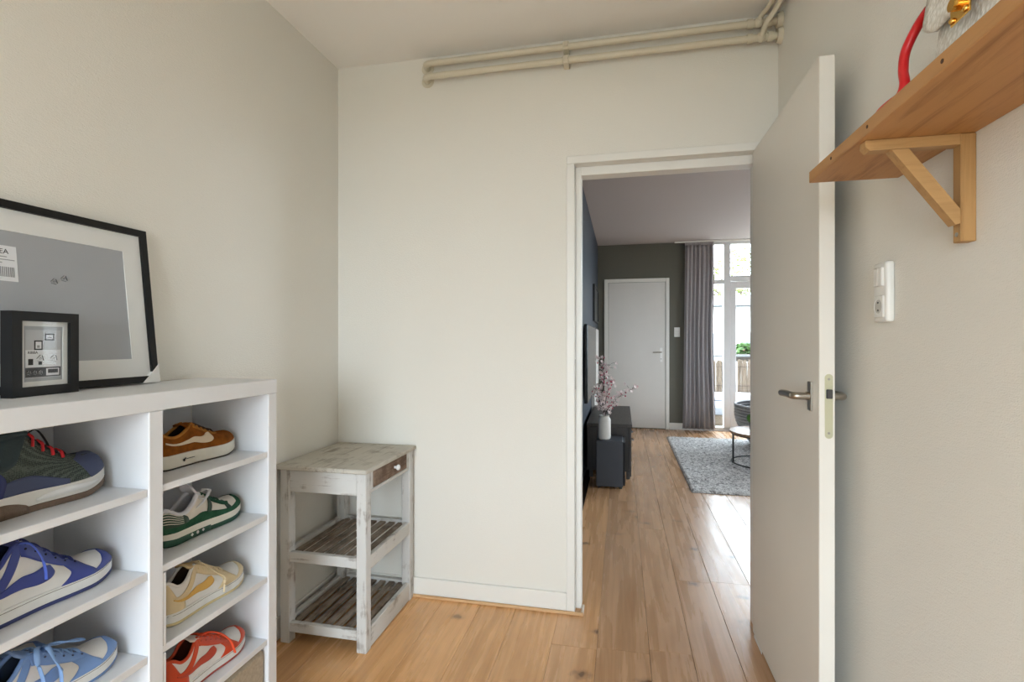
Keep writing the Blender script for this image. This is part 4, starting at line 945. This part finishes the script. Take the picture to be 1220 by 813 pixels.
# ------------------------------------------------------------ balcony and beyond
m_conc = M('balcony_concrete', (150, 146, 140), .9, var=.1)
struct(bx('balcony_floor', (.2, LY1+.1, -.25), (5.2, 9.35, -.03), m_conc, bev=0), 'grey concrete balcony floor')
struct(bx('balcony_ceiling', (.2, LY1+.1, 2.70), (5.2, 8.05, 2.9), M('balcony_soffit', (220, 220, 218), .8), bev=0), 'white underside of the balcony above')
m_reed = wood('dry_reed', (122, 106, 90), (70, 58, 48), 'Z', .8, 2.0)
t = thing('reed_screen', 'dry brown reed privacy screen along the balcony edge', 'screen', (2.5, 9.2, -.02))
rr_ = random.Random(5); m = MB(); x = .7
while x < 5.0:
    r = rr_.uniform(.006, .011); m.cyl((x, 9.15+rr_.uniform(-.008, .008), -.03), (x+rr_.uniform(-.012, .012), 9.15, .93+rr_.uniform(-.035, .02)), r, seg=6); x += r*1.85
x = .7
while x < 5.0:
    r = rr_.uniform(.006, .011); m.cyl((x, 9.172, -.03), (x+rr_.uniform(-.012, .012), 9.172, .92+rr_.uniform(-.035, .02)), r, seg=6); x += r*1.9
m.build('reeds', m_reed, t, kind='stuff')
for z in (.18, .5, .82): MB().tube([(.7, 9.137, z), (2.8, 9.137, z), (5.0, 9.137, z)], .003, 6).build('binding_wire', m_twig, t)
t = thing('balcony_railing', 'grey metal balcony railing above the reed screen', 'railing', (2.5, 9.22, -.02))
bx('handrail', (.6, 9.19, .985), (5.1, 9.24, 1.02), M('rail_grey', (120, 122, 124), .5, .3), t, .003)
for k in range(6): bx('post', (.66+.85*k, 9.2, -.0295), (.69+.85*k, 9.23, .985), MATS['rail_grey'], t, .002)
m_leafg = M('planter_green', (70, 104, 44), .6, var=.35, vs_=12)
def foliage(name, c, rad, n, size, mat, parent, seed, up=0):
    r = random.Random(seed); m = MB()
    for k in range(n):
        d = Vector((r.gauss(0, 1), r.gauss(0, 1), r.gauss(0, 1))).normalized()*r.random()**.4
        p = Vector(c)+Vector((d.x*rad[0], d.y*rad[1], d.z*rad[2]))
        ax = Vector((r.gauss(0, 1), r.gauss(0, 1), r.gauss(.4, 1))).normalized(); mt = ax.to_track_quat('Z', 'Y').to_matrix(); s = size*r.uniform(.6, 1.3)
        m.poly([p+mt @ Vector(v) for v in ((-s, 0, 0), (-.2*s, -.45*s, .1*s), (s, 0, .15*s), (-.2*s, .45*s, .1*s))])
    return m.build(name, mat, parent, kind='stuff')
m_terra = M('planter_box', (92, 84, 78), .8)
for k, (x0, x1) in enumerate(((1.78, 2.68), (2.85, 3.65), (3.85, 4.65))):
    t = thing('flower_box', ('pink-flowered box of green plants on the railing by the balcony door', 'middle flower box of green plants on the balcony railing', 'flower box of green plants farthest from the curtain')[k], 'planter', ((x0+x1)/2, 9.32, .86), group='flower boxes on the railing')
    bx('trough', (x0, 9.26, .90), (x1, 9.43, 1.03), m_terra, t, .005)
    foliage('leaves', ((x0+x1)/2, 9.40, 1.10), ((x1-x0)/2*1.05, .11, .13), 900, .042, m_leafg, t, 20+k)
    fb = MB(); rf = random.Random(k)
    for q in range(26): fb.sph((rf.uniform(x0, x1), 9.39+rf.uniform(-.1, .1), 1.10+rf.uniform(-.02, .10)), .014, 6)
    fb.build('flowers', M('pink_flower', (220, 130, 140), .7), t, kind='stuff', smooth=True)
t = thing('lounge_bench', 'wooden pallet bench with grey cushions on the balcony', 'bench', (1.85, 8.6, -.03))
m_pal = wood('pallet_wood', (132, 116, 100), (90, 76, 62), 'X', .8)
for y in (8.2, 8.38, 8.56, 8.74, 8.92): bx('slat', (1.3, y, .10), (2.5, y+.13, .122), m_pal, t, .002)
for y in (8.2, 8.56, 8.92): bx('runner', (1.3, y, -.0295), (2.5, y+.10, .0995), m_pal, t, .002)
m_cush = M('bench_cushion', (152, 154, 162), .9, bump=.2)
MB().box((1.32, 8.18, .1225), (2.48, 9.05, .27), .05, 4).build('seat_cushion', m_cush, t, smooth=True)
MB().box((1.34, 8.80, .2705), (2.46, 9.06, .40), .05, 4).build('back_cushion', M('pale_bench_cushion', (214, 214, 216), .9), t, smooth=True)
# neighbouring building
GZ = -3.2
struct(bx('ground', (-80, -80, GZ-.3), (80, 100, GZ), M('street_ground', (126, 123, 112), .9), bev=0), 'pale street ground below the balcony')
m_bw = M('render_white', (232, 230, 226), .9, var=.03); m_bl = M('building_grey', (150, 150, 152), .8)
t = thing('building', 'white rendered building with flat grey-edged roof across the street', 'building', (6, 26, GZ))
bx('wall', (-2, 25, GZ), (16, 34, 2.80), m_bw, t, .02)
bx('gutter', (-2.4, 24.45, 2.80), (16.4, 24.4995, 2.88), M('gutter_grey', (40, 42, 44), .7), t, .01)
bx('roof_edge', (-2.4, 24.5, 2.8005), (16.4, 34.4, 3.3), M('roof_fascia', (196, 196, 198), .7), t, .02)
for x in (3.3, 5.3, 7.3, 9.3, 11.3):
    for z in (-2.2, .35):
        w = bx('window', (x, 24.95, z), (x+.95, 24.999, z+1.3), m_bl, t, .01); bx('pane', (x+.08, 24.93, z+.08), (x+.87, 24.949, z+1.22), M('dark_pane', (84, 92, 98), .2), w, .0)
# trees beyond
m_leaf1 = M('spring_leaf', (84, 104, 40), .6, var=.3, vs_=2); m_leaf2 = M('young_leaf', (100, 112, 52), .6, var=.25, vs_=2); m_bark = M('tree_bark', (96, 84, 72), .9, var=.2, bump=.5, bscale=30)
def tree(x, y, h, rad, n, seed, mat, label):
    t = thing('tree', label, 'tree', (x, y, GZ), group='trees across the street'); r = random.Random(seed)
    tr = MB(); tr.tube([(x, y, GZ), (x+.1, y, GZ+h*.3), (x-.1, y+.1, GZ+h*.6), (x, y, GZ+h*.8)], lambda q: .24*(1-.75*q), 10)
    br = MB()
    for k in range(16):
        a = r.uniform(0, 2*PI); z0 = GZ+h*r.uniform(.35, .75); e = (x+rad*.85*math.cos(a), y+rad*.85*math.sin(a), z0+h*r.uniform(.08, .28))
        br.tube(smooth_curve([(x, y, z0), (x+rad*.4*math.cos(a), y+rad*.4*math.sin(a), z0+h*.04), e], 4), lambda q: .07*(1-.8*q)+.01, 6)
    tr.build('trunk', m_bark, t, smooth=True); br.build('branches', m_bark, t, smooth=True)
    foliage('crown', (x, y, GZ+h*.70), (rad, rad, h*.32), n, .20, mat, t, seed+1)
tree(10.5, 19.5, 9.5, 2.3, 2200, 41, m_leaf1, 'spring green tree with bare branches in front of the white building')
tree(8.4, 39, 11.0, 3.4, 1500, 43, m_leaf2, 'pale young-leaved tree rising behind the white building')
tree(16.5, 40, 10.0, 3.4, 2000, 47, m_leaf1, 'broad leafy tree behind the white building')
tree(2.0, 40, 9.0, 3.0, 1500, 49, m_leaf2, 'loose pale tree beyond the near end of the white building')
